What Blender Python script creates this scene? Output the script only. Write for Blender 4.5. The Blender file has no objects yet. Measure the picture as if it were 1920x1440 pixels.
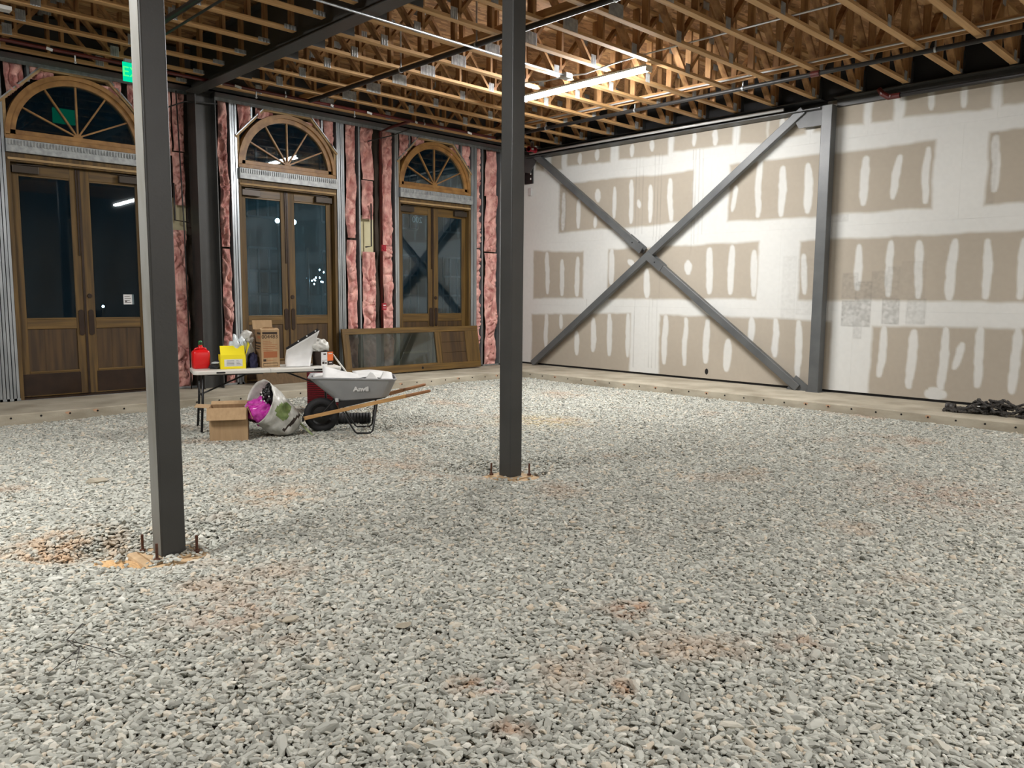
import bpy, bmesh, math, random
import numpy as np
from mathutils import Vector, Matrix, noise

random.seed(7)
RNG = np.random.default_rng(11)
SC = bpy.context.scene
COL = SC.collection

# ------------------------------------------------------------------ camera, world, exposure
cam_d = bpy.data.cameras.new('camera')
cam_d.sensor_width = 36.0
cam_d.lens = 1465.44 * 36.0 / 1920.0
cam_d.clip_end = 200
cam = bpy.data.objects.new('camera', cam_d)
COL.objects.link(cam)
_p, _r, _y = 0.111783655, 0.00825663867, 0.772645365
_fw = Vector((math.sin(_y) * math.cos(_p), math.cos(_y) * math.cos(_p), -math.sin(_p)))
_rt = Vector((math.cos(_y), -math.sin(_y), 0))
_up = _rt.cross(_fw)
_r2 = _rt * math.cos(_r) + _up * math.sin(_r)
_u2 = -_rt * math.sin(_r) + _up * math.cos(_r)
_m = Matrix((_r2, _u2, -_fw)).transposed().to_4x4()
_m.translation = (0, 0, 1.62)
cam.matrix_world = _m
SC.camera = cam

wd = bpy.data.worlds.new('night_sky')
SC.world = wd
wd.use_nodes = True
wd.node_tree.nodes['Background'].inputs[0].default_value = (0.09, 0.24, 0.36, 1)
wd.node_tree.nodes['Background'].inputs[1].default_value = 0.13
SC.view_settings.view_transform = 'Standard'
SC.view_settings.look = 'None'
SC.view_settings.gamma = 1
SC.view_settings.use_curve_mapping = False
SC.view_settings.exposure = 0.0
LAMP_POWER = 465.0
LAMP_COLOR = (1.0, 0.99, 0.98)
SC.cycles.max_bounces = 8
SC.cycles.use_denoising = True


# ------------------------------------------------------------------ helpers
def S(r, g, b):
    def f(c):
        c /= 255.0
        return c / 12.92 if c <= 0.04045 else ((c + 0.055) / 1.055) ** 2.4
    return (f(r), f(g), f(b), 1.0)


def mat(name, c1, c2=None, scale=(4, 4, 4), detail=4, rough=0.6, metal=0.0, bump=0.0, bscale=None,
        lo=0.35, hi=0.65, coord='Object', spec=0.5, c3=None):
    m = bpy.data.materials.new(name)
    m.use_nodes = True
    nt = m.node_tree
    b = nt.nodes['Principled BSDF']
    b.inputs['Base Color'].default_value = c1
    b.inputs['Roughness'].default_value = rough
    b.inputs['Metallic'].default_value = metal
    b.inputs['Specular IOR Level'].default_value = spec
    if c2 is not None or bump:
        tc = nt.nodes.new('ShaderNodeTexCoord')
        mp = nt.nodes.new('ShaderNodeMapping')
        if isinstance(scale, (int, float)):
            scale = (scale,) * 3
        mp.inputs['Scale'].default_value = scale
        nt.links.new(tc.outputs[coord], mp.inputs[0])
        nz = nt.nodes.new('ShaderNodeTexNoise')
        nz.inputs['Scale'].default_value = 1.0
        nz.inputs['Detail'].default_value = detail
        nt.links.new(mp.outputs[0], nz.inputs['Vector'])
        if c2 is not None:
            rp = nt.nodes.new('ShaderNodeValToRGB')
            rp.color_ramp.elements[0].position = lo
            rp.color_ramp.elements[0].color = c1
            rp.color_ramp.elements[1].position = hi
            rp.color_ramp.elements[1].color = c2
            if c3 is not None:
                e = rp.color_ramp.elements.new((lo + hi) / 2)
                e.color = c3
            nt.links.new(nz.outputs['Fac'], rp.inputs[0])
            nt.links.new(rp.outputs[0], b.inputs['Base Color'])
        if bump:
            src = nz
            if bscale:
                src = nt.nodes.new('ShaderNodeTexNoise')
                src.inputs['Scale'].default_value = bscale
                src.inputs['Detail'].default_value = 5
                nt.links.new(tc.outputs[coord], src.inputs['Vector'])
            bp = nt.nodes.new('ShaderNodeBump')
            bp.inputs['Strength'].default_value = bump
            bp.inputs['Distance'].default_value = 0.02
            nt.links.new(src.outputs['Fac'], bp.inputs['Height'])
            nt.links.new(bp.outputs[0], b.inputs['Normal'])
    return m


def emat(name, c, s):
    m = bpy.data.materials.new(name)
    m.use_nodes = True
    nt = m.node_tree
    nt.nodes.remove(nt.nodes['Principled BSDF'])
    e = nt.nodes.new('ShaderNodeEmission')
    e.inputs[0].default_value = (*c[:3], 1)
    e.inputs[1].default_value = s
    nt.links.new(e.outputs[0], nt.nodes['Material Output'].inputs[0])
    return m


def tag(o, label=None, cat=None, group=None, kind=None):
    if label: o['label'] = label
    if cat: o['category'] = cat
    if group: o['group'] = group
    if kind: o['kind'] = kind
    return o


def empty(name, loc=(0, 0, 0), rz=0.0):
    o = bpy.data.objects.new(name, None)
    o.location = loc
    o.rotation_euler = (0, 0, rz)
    o.empty_display_size = 0.1
    COL.objects.link(o)
    return o


def link(name, me, parent=None, world=False):
    o = bpy.data.objects.new(name, me)
    COL.objects.link(o)
    if parent is not None:
        o.parent = parent
        if world:
            o.matrix_parent_inverse = parent.matrix_basis.inverted()
    return o


class MB:
    def __init__(self):
        self.v, self.f, self.mi = [], [], []

    def add(self, vs, fs, mi=0):
        n = len(self.v)
        self.v += [tuple(p) for p in vs]
        self.f += [tuple(n + i for i in q) for q in fs]
        self.mi += [mi] * len(fs)
        return self

    def box(self, x0, x1, y0, y1, z0, z1, mi=0):
        vs = [(x, y, z) for x in (x0, x1) for y in (y0, y1) for z in (z0, z1)]
        return self.add(vs, [(0, 1, 3, 2), (4, 6, 7, 5), (0, 4, 5, 1), (2, 3, 7, 6), (0, 2, 6, 4), (1, 5, 7, 3)], mi)

    def bar(self, p, q, w, h, up=(0, 0, 1), mi=0):
        p, q, up = Vector(p), Vector(q), Vector(up)
        d = (q - p).normalized()
        s = d.cross(up).normalized() * (w / 2)
        u = s.cross(d).normalized() * (h / 2)
        vs = [e + a * s + b * u for e in (p, q) for a, b in ((-1, -1), (1, -1), (1, 1), (-1, 1))]
        return self.add(vs, [(0, 1, 2, 3), (7, 6, 5, 4), (0, 4, 5, 1), (1, 5, 6, 2), (2, 6, 7, 3), (3, 7, 4, 0)], mi)

    def tube(self, pts, r, n=8, caps=True, mi=0, closed=False):
        pts = [Vector(p) for p in pts]
        m = len(pts)
        rr = r if isinstance(r, (list, tuple)) else [r] * m
        rings = []
        prev = None
        for i, p in enumerate(pts):
            a = pts[(i - 1) % m] if (i or closed) else p
            b = pts[(i + 1) % m] if (i < m - 1 or closed) else p
            t = (b - a).normalized()
            if prev is None:
                ref = Vector((0, 0, 1)) if abs(t.z) < 0.9 else Vector((1, 0, 0))
                s = t.cross(ref).normalized()
            else:
                s = (prev - t * prev.dot(t)).normalized()
            prev = s
            u = t.cross(s)
            rings.append([p + (s * math.cos(2 * math.pi * k / n) + u * math.sin(2 * math.pi * k / n)) * rr[i] for k in range(n)])
        vs = [q for ring in rings for q in ring]
        fs = []
        for i in range(m if closed else m - 1):
            j = (i + 1) % m
            for k in range(n):
                l = (k + 1) % n
                fs.append((i * n + k, i * n + l, j * n + l, j * n + k))
        if caps and not closed:
            fs.append(tuple(reversed(range(n))))
            fs.append(tuple((m - 1) * n + k for k in range(n)))
        return self.add(vs, fs, mi)

    def prism(self, poly, plane, d0, d1, mi=0):
        """polygon in plane 'xz' / 'yz' / 'xy', extruded along the third axis"""
        def P(a, b, d):
            return {'xz': (a, d, b), 'yz': (d, a, b), 'xy': (a, b, d)}[plane]
        n = len(poly)
        vs = [P(a, b, d0) for a, b in poly] + [P(a, b, d1) for a, b in poly]
        fs = [tuple(range(n)), tuple(reversed(range(n, 2 * n)))]
        fs += [(i, n + i, n + (i + 1) % n, (i + 1) % n) for i in range(n)]
        return self.add(vs, fs, mi)

    def lathe(self, prof, c=(0, 0, 0), n=24, axis='z', mi=0, cap=True):
        vs, fs = [], []
        for r, h in prof:
            for k in range(n):
                a = 2 * math.pi * k / n
                x, y = r * math.cos(a), r * math.sin(a)
                q = {'z': (x, y, h), 'y': (x, h, y), 'x': (h, x, y)}[axis]
                vs.append((c[0] + q[0], c[1] + q[1], c[2] + q[2]))
        m = len(prof)
        for i in range(m - 1):
            for k in range(n):
                l = (k + 1) % n
                fs.append((i * n + k, i * n + l, (i + 1) * n + l, (i + 1) * n + k))
        if cap:
            fs.append(tuple(reversed(range(n))))
            fs.append(tuple((m - 1) * n + k for k in range(n)))
        return self.add(vs, fs, mi)

    def grid(self, P, nu, nv, mi=0):
        """P(i,j) -> point, nu x nv vertices"""
        vs = [P(i, j) for i in range(nu) for j in range(nv)]
        fs = [(i * nv + j, (i + 1) * nv + j, (i + 1) * nv + j + 1, i * nv + j + 1) for i in range(nu - 1) for j in range(nv - 1)]
        return self.add(vs, fs, mi)

    def mesh(self, name, mats, smooth=False):
        me = bpy.data.meshes.new(name)
        me.from_pydata(self.v, [], self.f)
        for m in (mats if isinstance(mats, (list, tuple)) else [mats]):
            me.materials.append(m)
        if any(self.mi):
            me.polygons.foreach_set('material_index', self.mi)
        bm = bmesh.new()
        bm.from_mesh(me)
        bmesh.ops.recalc_face_normals(bm, faces=bm.faces)
        bm.to_mesh(me)
        bm.free()
        if smooth:
            me.polygons.foreach_set('use_smooth', [True] * len(me.polygons))
        me.update()
        return me

    def build(self, name, mats, parent=None, world=False, smooth=False, bevel=0.0, seg=2, solid=0.0, subsurf=0):
        o = link(name, self.mesh(name, mats, smooth), parent, world)
        if solid:
            d = o.modifiers.new('solid', 'SOLIDIFY'); d.thickness = solid; d.offset = 0
        if subsurf:
            d = o.modifiers.new('sub', 'SUBSURF'); d.levels = subsurf; d.render_levels = subsurf
        if bevel:
            d = o.modifiers.new('bev', 'BEVEL'); d.width = bevel; d.segments = seg; d.limit_method = 'ANGLE'; d.angle_limit = 0.7
        return o


def copy_tree(o, parent=None):
    c = o.copy()
    COL.objects.link(c)
    if parent is not None:
        c.parent = parent
    for ch in [k for k in bpy.data.objects if k.parent == o]:
        copy_tree(ch, c)
    return c


def text_obj(name, s, size, m, parent, mtx, extrude=0.0008, align='CENTER', world=True, bold=0.0):
    cu = bpy.data.curves.new(name, 'FONT')
    cu.body = s
    cu.size = size
    cu.align_x = align
    cu.align_y = 'CENTER'
    cu.extrude = extrude
    cu.offset = bold
    cu.resolution_u = 4
    t = bpy.data.objects.new(name + '_tmp', cu)
    COL.objects.link(t)
    dg = bpy.context.evaluated_depsgraph_get()
    me = bpy.data.meshes.new_from_object(t.evaluated_get(dg))
    bpy.data.objects.remove(t)
    bpy.data.curves.remove(cu)
    me.transform(mtx)
    me.materials.clear()
    me.materials.append(m)
    return link(name, me, parent, world)


def frame_mtx(o, xd, yd):
    """matrix that lays text (x right, y up) at o with given directions"""
    xd, yd = Vector(xd).normalized(), Vector(yd).normalized()
    zd = xd.cross(yd)
    m = Matrix((xd, yd, zd)).transposed().to_4x4()
    m.translation = o
    return m


# ------------------------------------------------------------------ materials
M = {}
M['steel'] = mat('painted_steel', S(53, 53, 51), S(61, 61, 59), scale=2.5, rough=0.45, bump=0.05, bscale=60)
M['brace'] = mat('brace_steel', S(78, 80, 81), S(90, 92, 92), scale=3, rough=0.4, bump=0.05, bscale=60)
M['steel_lit_side'] = mat('painted_lit_side_steel', S(118, 118, 113), S(100, 97, 88), scale=(8, 8, 2), rough=0.5, lo=0.45, hi=0.75)  # pale tone paints in the lamp light on one column side
M['steel_dark'] = mat('dark_steel', S(58, 59, 60), S(70, 71, 71), scale=3, rough=0.45)
M['galv'] = mat('galvanised_steel', S(150, 156, 160), S(188, 193, 196), scale=(20, 20, 2), rough=0.32, metal=0.75, lo=0.3, hi=0.7)
M['galv_flat'] = mat('zinc_plate', S(142, 145, 146), S(172, 175, 175), scale=14, rough=0.5, metal=0.35)
M['emt'] = mat('pale_conduit', S(196, 197, 196), rough=0.4, metal=0.2)
M['board_pale'] = mat('pale_sheathing', S(196, 188, 150), S(210, 202, 168), scale=3, rough=0.85)
M['flat_card'] = mat('dark_cardboard', S(84, 66, 44), S(98, 78, 54), scale=(30, 30, 3), rough=0.85)
M['truss_wood'] = mat('spf_lumber', S(164, 126, 80), S(190, 152, 104), scale=(1.2, 26, 26), rough=0.7, detail=5, bump=0.08)
M['web_wood'] = mat('web_lumber', S(118, 82, 48), S(166, 126, 80), scale=(14, 14, 3), rough=0.75, detail=5)
M['strong_wood'] = mat('strongback_lumber', S(156, 114, 68), S(182, 140, 92), scale=(26, 1.2, 26), rough=0.7)
M['oak'] = mat('stained_oak', S(68, 49, 18), S(102, 77, 33), scale=(22, 22, 1.4), rough=0.6, detail=6, bump=0.05)
M['oak_h'] = mat('stained_oak_rail', S(74, 54, 21), S(108, 82, 37), scale=(1.4, 22, 22), rough=0.45, detail=6, bump=0.05)
M['oak_panel'] = mat('oak_panel', S(52, 36, 16), S(78, 56, 26), scale=(16, 16, 1.1), rough=0.6, detail=6)
M['arch_wood'] = mat('arch_wood', S(128, 91, 48), S(162, 120, 68), scale=(7, 7, 7), rough=0.45, detail=5)
M['bronze'] = mat('dark_bronze', S(40, 27, 18), S(52, 36, 24), scale=6, rough=0.4, metal=0.3)
M['black'] = mat('black_metal', S(22, 22, 23), rough=0.4)
M['black_pipe'] = mat('black_steel_pipe', S(26, 25, 24), S(38, 36, 34), scale=8, rough=0.5)
M['closer'] = mat('closer_bronze', S(62, 54, 46), rough=0.4, metal=0.4)
M['pink'] = mat('pink_fibreglass', S(172, 110, 106), S(238, 190, 178), scale=(9, 9, 5), rough=1.0, detail=6, bump=0.6, bscale=70, lo=0.3, hi=0.68, spec=0.1)
M['sheath_shaded'] = mat('shaded_wall_sheathing', S(58, 50, 42), S(72, 62, 52), scale=3, rough=0.85)  # dark tone puts the shade of the narrow bay gaps into the sheathing
M['dark_board'] = mat('dark_backing', S(26, 26, 28), S(36, 35, 35), scale=2, rough=0.9)
M['lumber'] = mat('framing_lumber', S(150, 122, 84), S(176, 148, 106), scale=(3, 12, 12), rough=0.75)
M['conc'] = mat('concrete', S(144, 136, 118), S(182, 174, 156), scale=(2.2, 2.2, 6), rough=0.85, detail=7, bump=0.15, bscale=40, lo=0.3, hi=0.7)
M['conc_tan'] = mat('footing_concrete', S(168, 142, 108), S(194, 168, 132), scale=9, rough=0.9, detail=6, bump=0.3, bscale=40)
M['hole'] = mat('hole_dark', S(14, 11, 9), rough=0.9)
M['rustmark'] = mat('orange_marking', S(190, 144, 112), S(176, 152, 126), scale=30, rough=0.9)
M['rust'] = mat('rusty_bolt', S(74, 46, 34), S(98, 62, 44), scale=40, rough=0.8)
M['redpipe'] = mat('red_sprinkler_pipe', S(70, 20, 18), S(84, 28, 24), scale=6, rough=0.4)
M['red'] = mat('red_plastic', S(206, 18, 20), rough=0.35)
M['darkred'] = mat('dark_red_enamel', S(150, 24, 40), rough=0.4)
M['white_plastic'] = mat('white_plastic', S(208, 206, 198), rough=0.4)
M['white_paper'] = mat('white_sheet', S(216, 216, 214), S(200, 200, 198), scale=6, rough=0.6)
M['bag'] = mat('plastic_bag', S(200, 199, 192), S(172, 171, 164), scale=12, rough=0.35, bump=0.2, bscale=25)
M['greybag'] = mat('grey_plastic_film', S(176, 186, 190), S(206, 212, 212), scale=16, rough=0.25)
M['yellow'] = mat('yellow_card', S(232, 214, 24), rough=0.55)
M['navy'] = mat('navy_fabric', S(30, 30, 60), rough=0.8)
M['card'] = mat('cardboard', S(158, 130, 96), S(170, 142, 106), scale=(30, 30, 3), rough=0.85)
M['card_dark'] = mat('cardboard_brown', S(128, 100, 68), S(142, 112, 78), scale=(30, 30, 3), rough=0.85)
M['print'] = mat('black_print', S(46, 34, 26), rough=0.8)
M['print_red'] = mat('brown_print', S(150, 90, 54), rough=0.8)
M['orange'] = mat('orange_card', S(214, 104, 44), rough=0.6)
M['grey_card'] = mat('grey_card', S(206, 206, 206), rough=0.6)
M['magenta'] = mat('magenta_film', S(168, 30, 140), S(206, 80, 178), scale=24, rough=0.25)
M['green'] = mat('green_plastic', S(40, 110, 60), rough=0.4)
M['leaf'] = mat('green_print', S(96, 118, 66), S(130, 146, 92), scale=20, rough=0.5)
M['stick'] = mat('green_stake', S(132, 146, 100), S(158, 168, 126), scale=20, rough=0.7)
M['barrow'] = mat('grey_barrow_paint', S(136, 137, 138), S(144, 145, 146), scale=5, rough=0.4)
M['ash'] = mat('ash_handle', S(168, 126, 74), S(190, 148, 94), scale=(3, 30, 30), rough=0.6)
M['ash_dark'] = mat('worn_handle', S(128, 86, 52), S(150, 106, 66), scale=(3, 30, 30), rough=0.6)
M['rubber'] = mat('tyre_rubber', S(26, 26, 27), rough=0.75)
M['rebar'] = mat('dark_bars', S(40, 38, 36), S(66, 62, 58), scale=30, rough=0.55)
M['junction'] = mat('zinc_box', S(196, 198, 198), rough=0.4, metal=0.4)
M['lettering'] = mat('white_lettering', S(226, 226, 226), rough=0.6)
M['glass_text'] = mat('vinyl_numbers', S(190, 200, 204), rough=0.6)
M['asphalt'] = mat('asphalt', S(40, 42, 46), S(52, 54, 58), scale=3, rough=0.8)
M['bldg'] = mat('far_wall', S(52, 56, 60), S(62, 66, 70), scale=1, rough=0.9)
M['bldg_dark'] = mat('far_window_dark', S(28, 34, 42), rough=0.2)
M['bldg_trim'] = mat('far_window_trim', S(98, 104, 110), rough=0.7)
M['sign_green'] = emat('exit_sign_green', (0.0, 0.80, 0.40), 0.95)
M['sign_text'] = emat('exit_letter_green', (0.10, 1.0, 0.22), 1.2)
M['sign_grey'] = mat('sign_housing', S(120, 122, 120), rough=0.5)


def osb():
    m = mat('osb_deck', S(150, 92, 44))
    nt = m.node_tree
    b = nt.nodes['Principled BSDF']
    tc = nt.nodes.new('ShaderNodeTexCoord')
    nz = nt.nodes.new('ShaderNodeTexNoise'); nz.inputs['Scale'].default_value = 5; nz.inputs['Detail'].default_value = 3
    mx = nt.nodes.new('ShaderNodeMix'); mx.data_type = 'VECTOR'; mx.inputs['Factor'].default_value = 0.12
    mp = nt.nodes.new('ShaderNodeMapping'); mp.inputs['Scale'].default_value = (9, 26, 9)
    vo = nt.nodes.new('ShaderNodeTexVoronoi'); vo.inputs['Scale'].default_value = 1.0
    sp = nt.nodes.new('ShaderNodeSeparateColor')
    rp = nt.nodes.new('ShaderNodeValToRGB')
    rp.color_ramp.elements[0].color = S(116, 82, 50)
    rp.color_ramp.elements[1].color = S(182, 140, 96)
    e = rp.color_ramp.elements.new(0.5); e.color = S(148, 108, 68)
    bp = nt.nodes.new('ShaderNodeBump'); bp.inputs['Strength'].default_value = 0.3; bp.inputs['Distance'].default_value = 0.01
    L = nt.links.new
    L(tc.outputs['Object'], nz.inputs['Vector'])
    L(tc.outputs['Object'], mx.inputs[4]); L(nz.outputs['Color'], mx.inputs[5])
    L(mx.outputs[1], mp.inputs[0]); L(mp.outputs[0], vo.inputs['Vector'])
    L(vo.outputs['Color'], sp.inputs[0]); L(sp.outputs[0], rp.inputs[0])
    L(rp.outputs[0], b.inputs['Base Color'])
    L(sp.outputs[1], bp.inputs['Height']); L(bp.outputs[0], b.inputs['Normal'])
    b.inputs['Roughness'].default_value = 0.8
    return m


M['osb'] = osb()


def glass(name, tint, dust_glare, dust_glare_col):
    m = bpy.data.materials.new(name)
    m.use_nodes = True
    nt = m.node_tree
    nt.nodes.remove(nt.nodes['Principled BSDF'])
    tr = nt.nodes.new('ShaderNodeBsdfTransparent'); tr.inputs[0].default_value = tint
    gl = nt.nodes.new('ShaderNodeBsdfGlossy'); gl.inputs['Roughness'].default_value = 0.015
    gl.inputs[0].default_value = (1, 1, 1, 1)
    fr = nt.nodes.new('ShaderNodeFresnel'); fr.inputs['IOR'].default_value = 1.5
    m1 = nt.nodes.new('ShaderNodeMixShader')
    df = nt.nodes.new('ShaderNodeBsdfDiffuse'); df.inputs[0].default_value = dust_glare_col
    tc = nt.nodes.new('ShaderNodeTexCoord')
    mp = nt.nodes.new('ShaderNodeMapping'); mp.inputs['Scale'].default_value = (3.5, 3.5, 0.8)
    nz = nt.nodes.new('ShaderNodeTexNoise'); nz.inputs['Detail'].default_value = 4; nz.inputs['Scale'].default_value = 1
    mr = nt.nodes.new('ShaderNodeMapRange')
    mr.inputs[1].default_value = 0.3; mr.inputs[2].default_value = 0.7
    mr.inputs[3].default_value = dust_glare * 0.5; mr.inputs[4].default_value = dust_glare * 1.5
    m2 = nt.nodes.new('ShaderNodeMixShader')
    L = nt.links.new
    L(fr.outputs[0], m1.inputs[0]); L(tr.outputs[0], m1.inputs[1]); L(gl.outputs[0], m1.inputs[2])
    L(tc.outputs['Object'], mp.inputs[0]); L(mp.outputs[0], nz.inputs['Vector']); L(nz.outputs['Fac'], mr.inputs[0])
    L(mr.outputs[0], m2.inputs[0]); L(m1.outputs[0], m2.inputs[1]); L(df.outputs[0], m2.inputs[2])
    L(m2.outputs[0], nt.nodes['Material Output'].inputs[0])
    return m


M['glass'] = glass('door_glass', (0.62, 0.72, 0.76, 1), 0.022, S(64, 124, 156))
M['glass_loose'] = glass('loose_door_glass', (0.62, 0.66, 0.64, 1), 0.06, S(118, 122, 112))
M['glass_glare'] = glass('painted_glare_door_glass', (0.66, 0.76, 0.80, 1), 0.07, S(84, 136, 156))  # thicker milky film paints lamp glare onto the second doors

# ------------------------------------------------------------------ ground shape
COLS = ((1.843, 5.048), (4.985, 5.127))


def ground(x, y):
    """height of the gravel surface (arrays)"""
    h = 0.010 * np.sin(1.7 * x + 0.6 * y) * np.cos(1.3 * y - 0.5 * x) + 0.006 * np.sin(4.1 * x - 2.2 * y)
    for (cx, cy, d, rx, ry) in ((1.80, 5.12, 0.105, 0.36, 0.40), (1.46, 5.46, 0.15, 0.30, 0.22), (2.2, 5.15, 0.06, 0.25, 0.2),
                                (4.98, 5.12, 0.085, 0.34, 0.36), (5.52, 5.25, 0.10, 0.26, 0.22), (4.80, 5.52, 0.07, 0.32, 0.2)):
        h = h - d * np.exp(-(((x - cx) / rx) ** 2 + ((y - cy) / ry) ** 2) ** 1.3)
    h = h + 0.055 * np.exp(-(((x - 1.54) / 0.16) ** 2 + ((y - 5.08) / 0.14) ** 2) ** 1.5)
    return h


def ground1(x, y):
    return float(ground(np.array([x]), np.array([y]))[0])


STAINS = ((3.18, 2.36, 0.16, 0.8, S(160, 108, 66)), (3.43, 1.57, 0.18, 0.45, S(160, 118, 86)), (2.03, 2.34, 0.12, 0.6, S(164, 118, 72)),
          (1.36, 5.54, 0.50, 0.7, S(196, 160, 122)), (2.96, 5.74, 0.50, 0.5, S(196, 160, 122)), (6.98, 2.07, 0.9, 0.4, S(176, 146, 126)),
          (1.94, 1.98, 0.12, 0.5, S(160, 116, 80)), (7.29, 6.98, 0.8, 0.5, S(206, 188, 140)), (1.67, 3.73, 0.45, 0.4, S(176, 138, 108)), (2.12, 2.27, 0.08, 0.8, S(212, 168, 160)), (2.51, 1.89, 0.10, 0.6, S(160, 114, 70)))


def gravel_material():
    m = bpy.data.materials.new('crushed_limestone')
    m.use_nodes = True
    nt = m.node_tree
    b = nt.nodes['Principled BSDF']
    b.inputs['Roughness'].default_value = 0.85
    b.inputs['Specular IOR Level'].default_value = 0.25
    L = nt.links.new
    oi = nt.nodes.new('ShaderNodeObjectInfo')
    rp = nt.nodes.new('ShaderNodeValToRGB')
    els = rp.color_ramp.elements
    els[0].position = 0.0; els[0].color = S(136, 137, 129)
    els[1].position = 1.0; els[1].color = S(206, 207, 198)
    for p, c in ((0.25, S(159, 160, 151)), (0.6, S(174, 175, 166)), (0.85, S(188, 189, 179)), (0.93, S(190, 178, 158))):
        e = els.new(p); e.color = c
    L(oi.outputs['Random'], rp.inputs[0])
    ge = nt.nodes.new('ShaderNodeNewGeometry')
    # warm clay staining in patches
    n1 = nt.nodes.new('ShaderNodeTexNoise'); n1.inputs['Scale'].default_value = 0.75; n1.inputs['Detail'].default_value = 6; n1.inputs['Roughness'].default_value = 0.65
    L(ge.outputs['Position'], n1.inputs['Vector'])
    r1 = nt.nodes.new('ShaderNodeMapRange'); r1.inputs[1].default_value = 0.56; r1.inputs[2].default_value = 0.74; r1.inputs[3].default_value = 0; r1.inputs[4].default_value = 0.6
    L(n1.outputs['Fac'], r1.inputs[0])
    m1 = nt.nodes.new('ShaderNodeMix'); m1.data_type = 'RGBA'
    m1.inputs[7].default_value = S(176, 142, 112)
    L(r1.outputs[0], m1.inputs[0]); L(rp.outputs[0], m1.inputs[6])
    # small rusty and pink spots
    n2 = nt.nodes.new('ShaderNodeTexNoise'); n2.inputs['Scale'].default_value = 2.3; n2.inputs['Detail'].default_value = 5; n2.inputs['Roughness'].default_value = 0.7
    mp = nt.nodes.new('ShaderNodeMapping'); mp.inputs['Location'].default_value = (3.1, 7.7, 1.2)
    L(ge.outputs['Position'], mp.inputs[0]); L(mp.outputs[0], n2.inputs['Vector'])
    r2 = nt.nodes.new('ShaderNodeMapRange'); r2.inputs[1].default_value = 0.69; r2.inputs[2].default_value = 0.77; r2.inputs[3].default_value = 0; r2.inputs[4].default_value = 0.75
    L(n2.outputs['Fac'], r2.inputs[0])
    m2 = nt.nodes.new('ShaderNodeMix'); m2.data_type = 'RGBA'
    m2.inputs[7].default_value = S(150, 98, 52)
    L(r2.outputs[0], m2.inputs[0]); L(m1.outputs[2], m2.inputs[6])
    last = m2.outputs[2]
    n3 = nt.nodes.new('ShaderNodeTexNoise'); n3.inputs['Scale'].default_value = 9; n3.inputs['Detail'].default_value = 4
    L(ge.outputs['Position'], n3.inputs['Vector'])
    for x, y, r, s, c in STAINS:
        d = nt.nodes.new('ShaderNodeVectorMath'); d.operation = 'DISTANCE'; d.inputs[1].default_value = (x, y, 0)
        L(ge.outputs['Position'], d.inputs[0])
        mr = nt.nodes.new('ShaderNodeMapRange'); mr.inputs[1].default_value = r * 0.2; mr.inputs[2].default_value = r; mr.inputs[3].default_value = s; mr.inputs[4].default_value = 0
        L(d.outputs['Value'], mr.inputs[0])
        ml = nt.nodes.new('ShaderNodeMath'); ml.operation = 'MULTIPLY'
        mn = nt.nodes.new('ShaderNodeMapRange'); mn.inputs[1].default_value = 0.4; mn.inputs[2].default_value = 0.6
        L(n3.outputs['Fac'], mn.inputs[0]); L(mr.outputs[0], ml.inputs[0]); L(mn.outputs[0], ml.inputs[1])
        mx = nt.nodes.new('ShaderNodeMix'); mx.data_type = 'RGBA'; mx.inputs[7].default_value = c
        L(ml.outputs[0], mx.inputs[0]); L(last, mx.inputs[6]); last = mx.outputs[2]
    L(last, b.inputs['Base Color'])
    return m


M['stone'] = gravel_material()


def floor_material():
    m = mat('gravel_bed', S(120, 116, 106), S(176, 172, 160), scale=30, detail=6, rough=0.95, bump=1.0, bscale=34, coord='Object')
    nt = m.node_tree
    b = nt.nodes['Principled BSDF']
    base = b.inputs['Base Color'].links[0].from_socket
    ge = nt.nodes.new('ShaderNodeNewGeometry')
    last = base
    L = nt.links.new
    for cx, cy, r in ((1.60, 5.06, 0.30), (1.85, 5.05, 0.32), (4.98, 5.1, 0.34)):
        d = nt.nodes.new('ShaderNodeVectorMath'); d.operation = 'DISTANCE'; d.inputs[1].default_value = (cx, cy, -0.08)
        L(ge.outputs['Position'], d.inputs[0])
        mr = nt.nodes.new('ShaderNodeMapRange'); mr.inputs[1].default_value = r * 0.8; mr.inputs[2].default_value = r; mr.inputs[3].default_value = 1; mr.inputs[4].default_value = 0
        L(d.outputs['Value'], mr.inputs[0])
        mx = nt.nodes.new('ShaderNodeMix'); mx.data_type = 'RGBA'; mx.inputs[7].default_value = S(206, 168, 120)
        L(mr.outputs[0], mx.inputs[0]); L(last, mx.inputs[6])
        last = mx.outputs[2]
    L(last, b.inputs['Base Color'])
    return m


M['bed'] = floor_material()

# floor bed: fine where the photograph looks, coarse beyond
xs = np.concatenate([np.linspace(-9, -0.5, 18)[:-1], np.linspace(-0.5, 7, 151)[:-1], np.linspace(7, 11.3, 44)])
ys = np.concatenate([np.linspace(-9, 0, 18)[:-1], np.linspace(0, 7, 141)[:-1], np.linspace(7, 11.4, 45)])
XX, YY = np.meshgrid(xs, ys, indexing='ij')
ZZ = ground(XX, YY) - 0.022
mb = MB()
mb.grid(lambda i, j: (float(XX[i, j]), float(YY[i, j]), float(ZZ[i, j])), len(xs), len(ys))
fl = mb.build('floor', M['bed'], smooth=True)
tag(fl, 'gravel bed floor of the unfinished room', kind='structure')

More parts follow.
